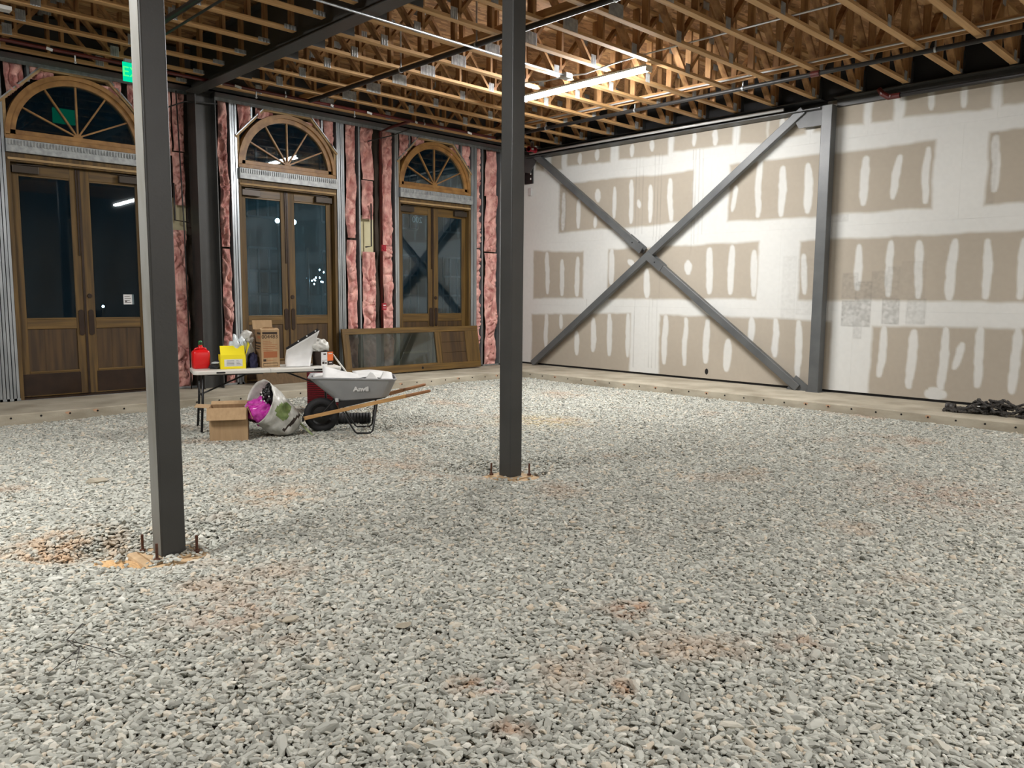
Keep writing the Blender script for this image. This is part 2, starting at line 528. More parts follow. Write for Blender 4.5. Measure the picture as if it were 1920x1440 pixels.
# loose stones: one object of instances
stone_col = bpy.data.collections.new('stone_kinds')
for k in range(8):
    r = random.Random(100 + k)
    bm = bmesh.new()
    for _ in range(24):
        v = Vector((r.gauss(0, 1), r.gauss(0, 1), r.gauss(0, 1))).normalized()
        v = Vector((v.x * (1.0 + 0.35 * (k % 3)), v.y * 0.74, v.z * 0.46))
        bm.verts.new(v * 0.5)
    bmesh.ops.convex_hull(bm, input=bm.verts)
    for v in [v for v in bm.verts if not v.link_faces]:
        bm.verts.remove(v)
    me = bpy.data.meshes.new('stone')
    bm.to_mesh(me); bm.free()
    me.materials.append(M['stone'])
    so = bpy.data.objects.new('stone_kind', me)
    stone_col.objects.link(so)


def stone_points():
    P, Sc = [], []
    def inside(x, y):
        # room region a little wider than the photograph looks at
        return (x < 11.03) & (y < 11.08) & (x > -0.9 + 0.16 * y) & (y > -0.8 + 0.19 * (x - 2.4)) & (x * 0.62 + y > 0.45)
    for sp, smin, smax, lift in ((0.0185, 0.022, 0.036, 0.0), (0.026, 0.025, 0.043, 0.006), (0.13, 0.034, 0.060, 0.010)):
        gx = np.arange(-1.0, 11.1, sp); gy = np.arange(-1.2, 11.1, sp)
        X, Y = np.meshgrid(gx, gy)
        X = X.ravel(); Y = Y.ravel()
        X = X + RNG.uniform(-0.5, 0.5, X.size) * sp * 1.1
        Y = Y + RNG.uniform(-0.5, 0.5, Y.size) * sp * 1.1
        k = inside(X, Y)
        # bare footing pads and the sand beside them
        k &= ~((X > 1.62) & (X < 2.06) & (Y > 4.84) & (Y < 5.27) & (RNG.uniform(0, 1, X.size) < 0.80))
        k &= ~((((X - 1.55) / 0.18) ** 2 + ((Y - 5.06) / 0.16) ** 2 < 1) & (RNG.uniform(0, 1, X.size) < 0.94))
        k &= ~((X > 4.76) & (X < 5.20) & (Y > 4.89) & (Y < 5.33) & (RNG.uniform(0, 1, X.size) < 0.93))
        k &= ~((((X - 5.2) / 0.13) ** 2 + ((Y - 5.0) / 0.1) ** 2 < 1) & (RNG.uniform(0, 1, X.size) < 0.9))
        X, Y = X[k], Y[k]
        s = RNG.uniform(smin, smax, X.size) * RNG.choice([0.8, 1.0, 1.0, 1.2], X.size)
        Z = ground(X, Y) - 0.010 + lift + RNG.uniform(-0.006, 0.008, X.size)
        pad = ((X > 1.64) & (X < 2.045) & (Y > 4.845) & (Y < 5.26)) | ((X > 4.78) & (X < 5.185) & (Y > 4.90) & (Y < 5.32))
        Z = np.where(pad, np.maximum(Z, -0.038), Z)
        P.append(np.stack([X, Y, Z], 1)); Sc.append(s)
    return np.concatenate(P), np.concatenate(Sc)


pts, scl = stone_points()
n = len(pts)
me = bpy.data.meshes.new('gravel')
me.vertices.add(n)
me.vertices.foreach_set('co', pts.astype(np.float32).ravel())
rot = np.stack([RNG.normal(0, 0.30, n), RNG.normal(0, 0.30, n), RNG.uniform(0, 6.283, n)], 1)
a = me.attributes.new('rot', 'FLOAT_VECTOR', 'POINT'); a.data.foreach_set('vector', rot.astype(np.float32).ravel())
a = me.attributes.new('scl', 'FLOAT', 'POINT'); a.data.foreach_set('value', scl.astype(np.float32))
a = me.attributes.new('kindno', 'INT', 'POINT'); a.data.foreach_set('value', RNG.integers(0, 8, n).astype(np.int32))
me.materials.append(M['stone'])
gr = link('gravel', me)
tag(gr, 'loose grey crushed stone covering the whole floor', 'gravel', kind='stuff')
ng = bpy.data.node_groups.new('scatter_stones', 'GeometryNodeTree')
ng.interface.new_socket('Geometry', in_out='INPUT', socket_type='NodeSocketGeometry')
ng.interface.new_socket('Geometry', in_out='OUTPUT', socket_type='NodeSocketGeometry')
gi = ng.nodes.new('NodeGroupInput'); go = ng.nodes.new('NodeGroupOutput')
ip = ng.nodes.new('GeometryNodeInstanceOnPoints')
ci = ng.nodes.new('GeometryNodeCollectionInfo'); ci.inputs[0].default_value = stone_col
ci.inputs[1].default_value = True; ci.inputs[2].default_value = True
ip.inputs['Pick Instance'].default_value = True
def named(nm, ty):
    q = ng.nodes.new('GeometryNodeInputNamedAttribute'); q.data_type = ty; q.inputs[0].default_value = nm
    return q.outputs[0]
ng.links.new(gi.outputs[0], ip.inputs['Points'])
ng.links.new(ci.outputs[0], ip.inputs['Instance'])
ng.links.new(named('kindno', 'INT'), ip.inputs['Instance Index'])
ng.links.new(named('rot', 'FLOAT_VECTOR'), ip.inputs['Rotation'])
ng.links.new(named('scl', 'FLOAT'), ip.inputs['Scale'])
ng.links.new(ip.outputs[0], go.inputs[0])
gm = gr.modifiers.new('scatter', 'NODES'); gm.node_group = ng

# ------------------------------------------------------------------ concrete ledges along the two walls
ledge_a = MB().box(-9, 12.7, 11.10, 12.75, -0.25, 0.125).build('concrete_ledge', M['conc'], bevel=0.012)
tag(ledge_a, 'concrete slab ledge below the arched doors', kind='structure')
ledge_b = MB().box(11.05, 12.7, -9, 11.10, -0.25, 0.125).build('concrete_ledge', M['conc'], bevel=0.012)
tag(ledge_b, 'concrete slab ledge below the drywall', kind='structure')
hole_me = MB().lathe([(0.0, -0.003), (0.011, -0.003), (0.013, 0.0)], n=10, axis='y', cap=False).mesh('tie_hole', M['hole'])
mark_me = MB().prism([(0.032 * math.cos(t) * (1 + 0.3 * math.sin(3 * t)), 0.020 * math.sin(t)) for t in np.linspace(0, 6.28, 14)[:-1]], 'xz', -0.0015, 0.002).mesh('paint_mark', M['rustmark'])
r = random.Random(5)
for k in range(28):
    x = 2.22 + 0.328 * k
    z = 0.075 + r.uniform(-0.006, 0.006)
    o = link('tie_hole', hole_me, ledge_a); o.location = (x, 11.0975, z)
    if k % 4 == 2 or r.random() < 0.15:
        o = link('paint_mark', mark_me, ledge_a); o.location = (x - 0.02, 11.0995, z + 0.005)
for k in range(28):
    y = 10.82 - 0.334 * k
    z = 0.075 + r.uniform(-0.006, 0.006)
    o = link('tie_hole', hole_me, ledge_b); o.location = (11.0475, y, z); o.rotation_euler = (0, 0, -math.pi / 2)
    if k % 5 == 2 or r.random() < 0.05:
        o = link('paint_mark', mark_me, ledge_b); o.location = (11.0495, y, z + 0.005); o.rotation_euler = (0, 0, -math.pi / 2)

# ------------------------------------------------------------------ right wall: taped drywall
TAN = [[(11.6, 4.66), (11.28, 4.66), (11.27, 4.26), (11.59, 4.29)], [(11.13, 4.7), (9.98, 4.7), (9.97, 4.27), (11.12, 4.31)], [(9.78, 4.7), (8.63, 4.7), (8.62, 4.25), (9.77, 4.29)], [(8.51, 4.7), (7.31, 4.7), (7.29, 4.25), (8.49, 4.29)], [(7.18, 4.7), (6.67, 4.7), (6.65, 4.19), (7.16, 4.24)], [(6.65, 4.7), (6.0, 4.7), (5.98, 4.26), (6.63, 4.25)], [(5.87, 4.7), (5.72, 4.7), (5.7, 4.25), (5.85, 4.26)], [(5.59, 4.75), (5.08, 4.75), (5.06, 4.27), (5.57, 4.29)], [(4.96, 4.75), (4.66, 4.75), (4.63, 4.26), (4.94, 4.27)], [(4.51, 4.75), (3.35, 4.75), (3.32, 4.24), (4.49, 4.27)], [(3.23, 4.75), (2.5, 4.75), (2.5, 4.23), (3.21, 4.25)], [(12.05, 4.51), (11.81, 4.48), (11.81, 4.28), (12.05, 4.32)], [(11.34, 3.96), (8.07, 3.9), (8.1, 3.0), (11.32, 2.95)], [(7.35, 3.91), (4.05, 3.9), (4.03, 2.93), (7.31, 2.94)], [(3.36, 3.91), (0.1, 3.9), (0.1, 2.93), (3.3, 2.94)], [(12.07, 2.61), (10.63, 2.55), (10.61, 1.59), (12.05, 1.58)], [(10.0, 2.57), (6.74, 2.58), (6.7, 1.6), (9.98, 1.58)], [(5.99, 2.55), (2.7, 2.57), (2.7, 1.6), (5.94, 1.6)], [(12.11, 1.24), (9.4, 1.3), (9.35, -0.03), (12.1, 0.04)], [(8.72, 1.3), (5.41, 1.28), (5.33, -0.08), (8.67, -0.03)], [(4.78, 1.21), (1.4, 1.27), (1.4, -0.09), (4.71, -0.02)]]
MUD = [(10.78, 4.49, 10.78, 4.33, 0.045), (10.33, 4.52, 10.33, 4.37, 0.05), (9.47, 4.5, 9.47, 4.34, 0.045), (9.0, 4.52, 8.99, 4.38, 0.045), (8.08, 4.55, 8.08, 4.36, 0.04), (7.66, 4.54, 7.65, 4.31, 0.045), (6.41, 4.56, 6.41, 4.41, 0.04), (4.14, 4.64, 4.13, 4.34, 0.035), (3.71, 4.6, 3.71, 4.33, 0.04), (11.22, 3.74, 11.22, 3.03, 0.045), (10.8, 3.58, 10.79, 3.05, 0.045), (10.35, 3.21, 10.35, 3.02, 0.04), (10.3, 3.71, 10.29, 3.55, 0.065), (9.88, 3.73, 9.87, 3.2, 0.04), (9.46, 3.83, 9.45, 3.08, 0.045), (9.01, 3.72, 8.99, 3.08, 0.045), (8.58, 3.79, 8.54, 3.05, 0.05), (9.29, 3.44, 9.26, 3.35, 0.04), (7.22, 3.52, 7.25, 3.13, 0.04), (6.78, 3.93, 6.78, 3.02, 0.05), (6.36, 3.74, 6.35, 3.01, 0.055), (5.92, 3.74, 5.91, 3.04, 0.06), (5.03, 3.77, 5.03, 3.08, 0.055), (4.53, 3.73, 4.59, 3.13, 0.05), (4.15, 3.78, 4.14, 3.04, 0.045), (3.28, 3.83, 3.25, 3.14, 0.045), (11.67, 2.54, 11.65, 1.7, 0.05), (11.25, 2.38, 11.23, 1.67, 0.055), (10.8, 2.42, 10.79, 1.66, 0.055), (9.91, 2.54, 9.9, 1.91, 0.06), (8.12, 2.27, 8.11, 2.1, 0.065), (9.04, 2.12, 9.04, 1.64, 0.06), (9.47, 2.32, 9.37, 2.25, 0.05), (7.69, 2.46, 7.67, 1.72, 0.06), (7.25, 2.51, 7.24, 1.71, 0.055), (6.82, 2.4, 6.8, 1.69, 0.055), (5.92, 2.31, 5.89, 1.72, 0.045), (5.04, 2.43, 5.04, 1.79, 0.05), (4.59, 2.47, 4.58, 1.69, 0.045), (4.16, 2.45, 4.15, 1.67, 0.05), (3.71, 2.45, 3.72, 1.64, 0.055), (3.27, 2.43, 3.27, 1.67, 0.05), (2.85, 2.43, 2.84, 1.67, 0.045), (11.68, 1.22, 11.68, 0.53, 0.055), (11.24, 1.23, 11.24, 0.97, 0.045), (10.8, 0.88, 10.77, 0.45, 0.055), (10.34, 1.15, 10.34, 0.53, 0.06), (9.93, 1.25, 9.91, 0.49, 0.055), (9.47, 1.26, 9.46, 0.47, 0.05), (8.58, 1.26, 8.6, 0.39, 0.055), (8.14, 1.24, 8.14, 0.4, 0.045), (7.68, 1.18, 7.7, 0.48, 0.055), (7.24, 0.86, 7.25, 0.38, 0.07), (6.8, 1.27, 6.8, 0.87, 0.05), (6.37, 1.26, 6.35, 0.68, 0.05), (5.95, 1.24, 5.94, 0.35, 0.05), (4.61, 1.2, 4.62, 0.45, 0.05), (4.16, 1.14, 4.19, 0.32, 0.055), (3.73, 1.19, 3.74, 0.35, 0.055), (3.5, 0.98, 3.59, 0.66, 0.045), (3.28, 1.24, 3.28, 0.42, 0.05), (2.84, 1.26, 2.84, 0.38, 0.05), (3.9, 0.23, 3.72, 0.25, 0.085)]
SMUDGE = [(5.04, 1.63, 5.27, 2.02, 0.35), (4.81, 1.59, 5.06, 1.89, 0.45), (4.82, 1.2, 5.26, 1.59, 0.5), (4.59, 1.63, 4.82, 2.04, 0.3), (4.41, 1.63, 4.59, 2.11, 0.25), (4.4, 1.25, 4.64, 1.63, 0.45), (4.06, 1.63, 4.39, 2.18, 0.15), (4.03, 1.26, 4.29, 1.63, 0.3), (6.04, 1.27, 6.28, 2.31, 0.13), (5.75, 1.36, 6.02, 2.26, 0.13), (4.94, 1.01, 5.06, 1.2, 0.25), (11.14, 2.95, 11.36, 3.95, 0.25), (3.25, 2.94, 3.33, 3.91, 0.2), (5.24, 2.83, 5.5, 2.93, 0.2)]
LINES = [(9.35, 4.28, 9.35, 2.82), (9.27, 4.28, 9.27, 2.82), (9.19, 4.27, 9.19, 2.82), (8.92, 4.29, 8.92, 2.7), (8.83, 4.28, 8.85, 2.65), (8.76, 4.28, 8.78, 2.6), (8.09, 4.27, 8.07, 2.57), (8.04, 4.27, 8.02, 2.59), (7.96, 4.26, 7.94, 2.61), (7.88, 4.25, 7.86, 2.75), (9.31, 1.58, 9.31, 0.24), (8.97, 1.59, 8.95, 0.26), (8.89, 1.59, 8.88, 0.27), (8.79, 1.59, 8.78, 0.27), (10.54, 1.58, 10.53, 1.28), (8.07, 2.62, 8.09, 2.38), (8.73, 2.79, 8.74, 1.6)]


def smooth_noise(a, b, s, seed):
    """cheap value noise on arrays"""
    r = np.random.default_rng(seed)
    T = r.uniform(-1, 1, (64, 64))
    u, v = a * s + 1000.3, b * s + 1000.7
    i, j = np.floor(u).astype(int), np.floor(v).astype(int)
    fu, fv = u - i, v - j
    fu = fu * fu * (3 - 2 * fu); fv = fv * fv * (3 - 2 * fv)
    g = lambda p, q: T[p % 64, q % 64]
    return (g(i, j) * (1 - fu) + g(i + 1, j) * fu) * (1 - fv) + (g(i, j + 1) * (1 - fu) + g(i + 1, j + 1) * fu) * fv


def wall_paint(y, z):
    """bare paper (0) to joint compound (1), plus grey scuffs; arrays of wall coordinates"""
    n1 = smooth_noise(y, z, 3.0, 1) * 0.018 + smooth_noise(y, z, 11.0, 2) * 0.008
    n2 = smooth_noise(y, z, 2.2, 3) * 0.02 + smooth_noise(y, z, 9.0, 4) * 0.008
    yy, zz = y + n1, z + n2
    mud = np.ones_like(y)
    for q in TAN:
        (ya, za), (yb, zb), (yc, zc), (yd, zd) = q
        t = np.clip((ya - yy) / (ya - yb), 0, 1)
        top = za + (zb - za) * t; bot = zd + (zc - zd) * t
        k = np.clip((zz - bot) / max(1e-6, 1) , -1, 1)
        sdf = np.minimum(np.minimum(top - zz, zz - bot), np.minimum(ya - yy, yy - yb))
        a = np.clip(sdf / 0.05 + 0.5, 0, 1)
        mud = np.minimum(mud, 1 - a * 0.97)
    for (ya, za, yb, zb, w) in MUD:
        dy, dz = yb - ya, zb - za
        L2 = dy * dy + dz * dz
        t = np.clip(((yy - ya) * dy + (zz - za) * dz) / L2, 0, 1)
        d = np.hypot(yy - ya - t * dy, zz - za - t * dz)
        taper = 1 - 0.35 * np.abs(2 * t - 1) ** 4
        a = np.clip((w * 1.15 * taper - d) / 0.025 + 0.5, 0, 1)
        mud = np.maximum(mud, a * 0.92)
    grey = np.zeros_like(y)
    for (y0, z0, y1, z1, s) in SMUDGE:
        e = np.minimum(np.minimum(y - y0, y1 - y), np.minimum(z - z0, z1 - z))
        a = np.clip(e / 0.015 + 0.5, 0, 1)
        edge = np.clip(1 - np.abs(e) / 0.018, 0, 1) * 0.5
        hatch = 0.7 + 0.5 * smooth_noise(y + 0.5 * z, z - 0.3 * y, 28.0, 6)
        grey = np.maximum(grey, np.clip(a * s * hatch + edge * s, 0, 1))
    for (ya, za, yb, zb) in LINES:
        t = np.clip((z - za) / (zb - za), 0, 1)
        a = np.clip(1.3 - np.abs(y - ya - t * (yb - ya)) / 0.009, 0, 1) * ((z < za) & (z > zb))
        grey = np.maximum(grey, a * (0.30 + 0.2 * smooth_noise(y, z, 3.0, 8)))
    return mud, np.clip(grey, 0, 1)


def drywall_material():
    m = bpy.data.materials.new('taped_drywall')
    m.use_nodes = True
    nt = m.node_tree
    b = nt.nodes['Principled BSDF']
    b.inputs['Roughness'].default_value = 0.9
    b.inputs['Specular IOR Level'].default_value = 0.15
    at = nt.nodes.new('ShaderNodeAttribute'); at.attribute_name = 'paint'
    nt.links.new(at.outputs['Color'], b.inputs['Base Color'])
    return m


M['drywall'] = drywall_material()
C_PAPER, C_MUD, C_GREY = (np.array(S(*c)[:3]) for c in ((162, 153, 139), (201, 201, 197), (116, 113, 108)))


def paint_mesh(me, yz):
    y, z = yz[:, 0].copy(), yz[:, 1]
    far = y < 2.6
    y[far] = y[far] + 7.92 * np.ceil((2.6 - y[far]) / 7.92)
    mud, grey = wall_paint(y, z)
    tone = 1 + 0.05 * smooth_noise(y, z, 1.3, 9)[:, None] + 0.02 * smooth_noise(y, z, 25.0, 10)[:, None]
    c = C_PAPER + (C_MUD - C_PAPER) * mud[:, None]
    c = (c + (C_GREY - c) * grey[:, None]) * tone
    c = np.concatenate([c, np.ones((len(c), 1))], 1).astype(np.float32)
    a = me.color_attributes.new('paint', 'FLOAT_COLOR', 'POINT')
    a.data.foreach_set('color', c.ravel())


wall_r = MB().box(12.425, 12.75, -9, 12.8, 0.125, 5.4).build('wall_right', M['dark_board'])
tag(wall_r, 'taped drywall on the right side of the room', kind='structure')
rows = [(0.165, 1.44, [12.40, 9.04, 5.07, 1.10, -2.9, -6.8, -9]), (1.44, 2.76, [12.40, 10.30, 6.34, 2.38, -1.6, -5.6, -9]),
        (2.76, 4.09, [12.40, 11.58, 7.70, 3.68, -0.3, -4.2, -9]), (4.09, 4.80, [12.40, 11.2, 9.88, 8.57, 7.24, 5.92, 5.01, 4.57, 3.28, -0.6, -4.6, -9])]
for z0, z1, cuts in rows:
    for y1, y0 in zip(cuts[:-1], cuts[1:]):
        st = 0.018 if y1 > 2.5 else 0.08
        ny = max(3, int((y1 - y0) / st)); nz = max(3, int((z1 - z0) / st))
        ya = np.linspace(y0 + 0.0004, y1 - 0.0004, ny); za = np.linspace(z0 + 0.0004, z1 - 0.0004, nz)
        A, B = np.meshgrid(ya, za, indexing='ij')
        n0 = ny * nz
        co = np.stack([np.full(n0, 12.40), A.ravel(), B.ravel()], 1)
        i, j = np.meshgrid(np.arange(ny - 1), np.arange(nz - 1), indexing='ij')
        q = (i * nz + j).ravel()
        F = np.stack([q, q + 1, q + nz + 1, q + nz], 1)
        # the board's back and edges
        bk = np.array([[12.42, y0, z0], [12.42, y1, z0], [12.42, y1, z1], [12.42, y0, z1]])
        c4 = [0, (ny - 1) * nz, ny * nz - 1, nz - 1]
        F2 = [(n0, n0 + 1, n0 + 2, n0 + 3)] + [(c4[k], c4[(k + 1) % 4], n0 + (k + 1) % 4, n0 + k) for k in range(4)]
        allv = np.concatenate([co, bk])
        me = bpy.data.meshes.new('drywall_panel')
        me.from_pydata(allv.tolist(), [], F.tolist() + F2)
        me.materials.append(M['drywall'])
        paint_mesh(me, allv[:, 1:])
        me.update()
        link('drywall_panel', me, wall_r)
MB().prism([(7.66 + 0.035 * math.cos(t), 0.29 + 0.055 * math.sin(t)) for t in np.linspace(0, 6.28, 13)[:-1]], 'yz', 12.398, 12.401).build('outlet_hole', M['hole'], wall_r)

# the unseen sides of the room
M['plain_wall'] = mat('plain_drywall', S(120, 112, 100), S(108, 102, 92), scale=0.8, rough=0.9)
tag(MB().box(-9.15, -9, -9, 12.8, -0.2, 5.4).build('wall_left', M['plain_wall']), 'plain drywall far to the left', kind='structure')
tag(MB().box(-9.15, 12.75, -9.15, -9, -0.2, 5.4).build('wall_back', M['plain_wall']), 'plain drywall behind the viewer', kind='structure')

# ------------------------------------------------------------------ front wall: sheathing, studs, insulation
YF = 12.42                      # inner face of the studs
DOORS = (3.53, 6.78, 9.97)      # centre lines of the three openings
HW, ZC, RO = 0.915, 3.72, 0.905
mb = MB()
edges = [-9.0] + [e for c in DOORS for e in (c - HW, c + HW)] + [12.42]
for a, b in zip(edges[0::2], edges[1::2]):
    mb.box(a, b, 12.60, 12.66, 0.125, 5.4)
for c in DOORS:
    mb.box(c - HW, c + HW, 12.60, 12.66, 3.45, ZC)
    N = 24
    for k in range(N):
        t0, t1 = math.pi * k / N, math.pi * (k + 1) / N
        x0, x1 = c + HW * math.cos(t0), c + HW * math.cos(t1)
        mb.prism([(x1, ZC + HW * math.sin(t1)), (x0, ZC + HW * math.sin(t0)), (x0, 5.4), (x1, 5.4)], 'xz', 12.60, 12.66)
wall_f = mb.build('wall_front', M['sheath_shaded'])
for a, b, c, d in ((4.62, 5.05, 2.5, 3.1), (8.19, 8.56, 2.3, 3.1)):
    MB().box(a, b, 12.57, 12.598, c, d).build('sheathing_board', M['board_pale'], wall_f)
tag(wall_f, 'open stud wall with the arched doors', kind='structure')


def stud(x0, x1, z0=0.125, z1=4.70):
    """stack of metal studs seen edge on: every flange its own stud"""
    n = max(1, round((x1 - x0) / 0.042))
    w = (x1 - x0) / n
    for k in range(n):
        a, b = x0 + k * w, x0 + (k + 1) * w - 0.006
        d = 0.006 * (k % 2)
        m_ = MB().box(a, b, YF + d, YF + d + 0.003, z0, z1).box(a, a + 0.002, YF + d, YF + 0.15, z0, z1)
        m_.box(b - 0.002, b, YF + d, YF + d + 0.014, z0, z1)
        m_.build('metal_stud', M['galv'], wall_f)


for a, b in ((2.37, 2.62), (4.445, 4.60), (5.74, 5.866), (7.70, 7.865), (8.96, 9.06), (10.885, 11.05)):
    stud(a, b)
for a in (5.49, 8.155, 11.185, 11.70):
    stud(a, a + 0.04)
stud(3.08 - 0.16, 3.08 - 0.12, 4.45, 4.70)
stud(6.10, 6.14, 4.42, 4.70); stud(7.40, 7.44, 4.42, 4.70); stud(9.30, 9.34, 4.40, 4.70); stud(10.60, 10.64, 4.36, 4.70)
MB().box(-9, 12.4, YF, YF + 0.15, 0.125, 0.129).box(-9, 2.62, YF, YF + 0.003, 0.125, 0.16).box(4.44, 5.87, YF, YF + 0.003, 0.125, 0.16).box(7.69, 9.06, YF, YF + 0.003, 0.125, 0.16).box(10.885, 12.4, YF, YF + 0.003, 0.125, 0.16).build('bottom_track', M['galv'], wall_f)
MB().box(-9, 12.4, YF - 0.004, YF - 0.001, 4.655, 4.705).build('top_track', M['galv'], wall_f)


def batt(x0, x1, z0, z1, seed, clip=None, depth=0.10):
    dx = 0.02
    nx, nz = max(4, int((x1 - x0) / dx)), max(4, int((z1 - z0) / 0.022))
    sd = seed * 13.7
    W_, H_ = x1 - x0, z1 - z0
    def P(i, j):
        u, v = i / (nx - 1), j / (nz - 1)
        x, z = x0 + W_ * u, z0 + H_ * v
        # the batt is a little narrower than its bay, and its sides wander
        pinch = 0.20 + 0.16 * noise.noise(Vector((z * 2.3 + sd, 0, 5))) + 0.05 * noise.noise(Vector((z * 9 + sd, 2, 5)))
        side = 0.14 * noise.noise(Vector((z * 1.7 + sd, 9, 1)))
        x = x0 + W_ * (0.5 + side + (u - 0.5) * (1 - 1.3 * max(0, pinch)))
        edge = min(1, 5.0 * min(u, 1 - u)) ** 0.6 * min(1, v * H_ / 0.06 + 0.05, (1 - v) * H_ / 0.06 + 0.05) ** 0.6
        big = noise.noise(Vector((x * 4.0 + sd, z * 1.6, sd)))
        warp = noise.noise(Vector((z * 3.0 + sd, x * 2, 4)))
        fold = 1 - abs(noise.noise(Vector((x * 8 + 2.2 * warp + sd, z * 1.6, sd + 3)))) * 4.0
        cross = 1 - abs(noise.noise(Vector((x * 5 + sd, z * 7 + 1.5 * warp, sd + 8)))) * 4.0
        fine = noise.noise(Vector((x * 30 + sd, z * 22, sd)))
        crease = max(0.0, fold) ** 1.6 + 0.7 * max(0.0, cross) ** 1.8
        bul = edge * (depth * (0.75 + 0.5 * big) + 0.012 * fine) - 0.105 * min(1.1, crease) * edge
        return (x, YF + 0.045 - bul, z)
    mb = MB()
    if clip is None:
        mb.grid(P, nx, nz)
    else:
        vs = [P(i, j) for i in range(nx) for j in range(nz)]
        fs = [(i * nz + j, (i + 1) * nz + j, (i + 1) * nz + j + 1, i * nz + j + 1) for i in range(nx - 1) for j in range(nz - 1)]
        fs = [f for f in fs if all(clip(vs[k][0], vs[k][2]) for k in f)]
        mb.add(vs, fs)
    mb.build('insulation_batt', M['pink'], wall_f, smooth=True)


BATTS = [(4.62, 5.05, 0.15, 2.60), (4.62, 4.80, 2.75, 3.70), (4.80, 5.05, 2.98, 3.78), (4.62, 4.86, 3.72, 4.69), (4.82, 5.06, 3.80, 4.69),
         (5.54, 5.74, 0.15, 2.35), (5.54, 5.74, 2.38, 4.69),
         (7.88, 8.15, 0.15, 2.62), (7.88, 8.15, 2.66, 4.69), (8.20, 8.58, 0.15, 1.50), (8.20, 8.58, 1.42, 2.42), (8.20, 8.54, 3.02, 3.72), (8.20, 8.54, 3.74, 4.69),
         (8.665, 8.955, 0.15, 2.55), (8.665, 8.955, 2.56, 4.69), (11.06, 11.165, 0.15, 2.6), (11.06, 11.165, 2.62, 4.69), (11.255, 11.69, 0.15, 2.53), (11.255, 11.69, 2.56, 3.75), (11.255, 11.69, 3.72, 4.69),
         (11.76, 12.35, 0.15, 2.4), (11.76, 12.35, 2.42, 4.69)]
for k, b in enumerate(BATTS):
    batt(*b, seed=k + 1)
for k, c in enumerate(DOORS):
    lo = lambda x, z, c=c: z > ZC + 0.30 + (4.66 - 4.16) * ((HW + 0.0 - abs(x - c)) / 0.5) + 0.10 if abs(x - c) > 0.42 else False
    batt(c - HW + 0.01, c - 0.62, 4.15, 4.69, 40 + k, lo); batt(c - 0.60, c - 0.42, 4.4, 4.69, 50 + k, lo)
    batt(c + 0.42, c + 0.63, 4.4, 4.69, 60 + k, lo); batt(c + 0.66, c + HW - 0.01, 4.15, 4.69, 70 + k, lo)
    # scraps stuffed between the framing and the arch
    batt(c - 0.62, c - 0.22, 4.50, 4.64, 80 + k, None, 0.03); batt(c + 0.30, c + 0.62, 4.42, 4.58, 85 + k, None, 0.03)

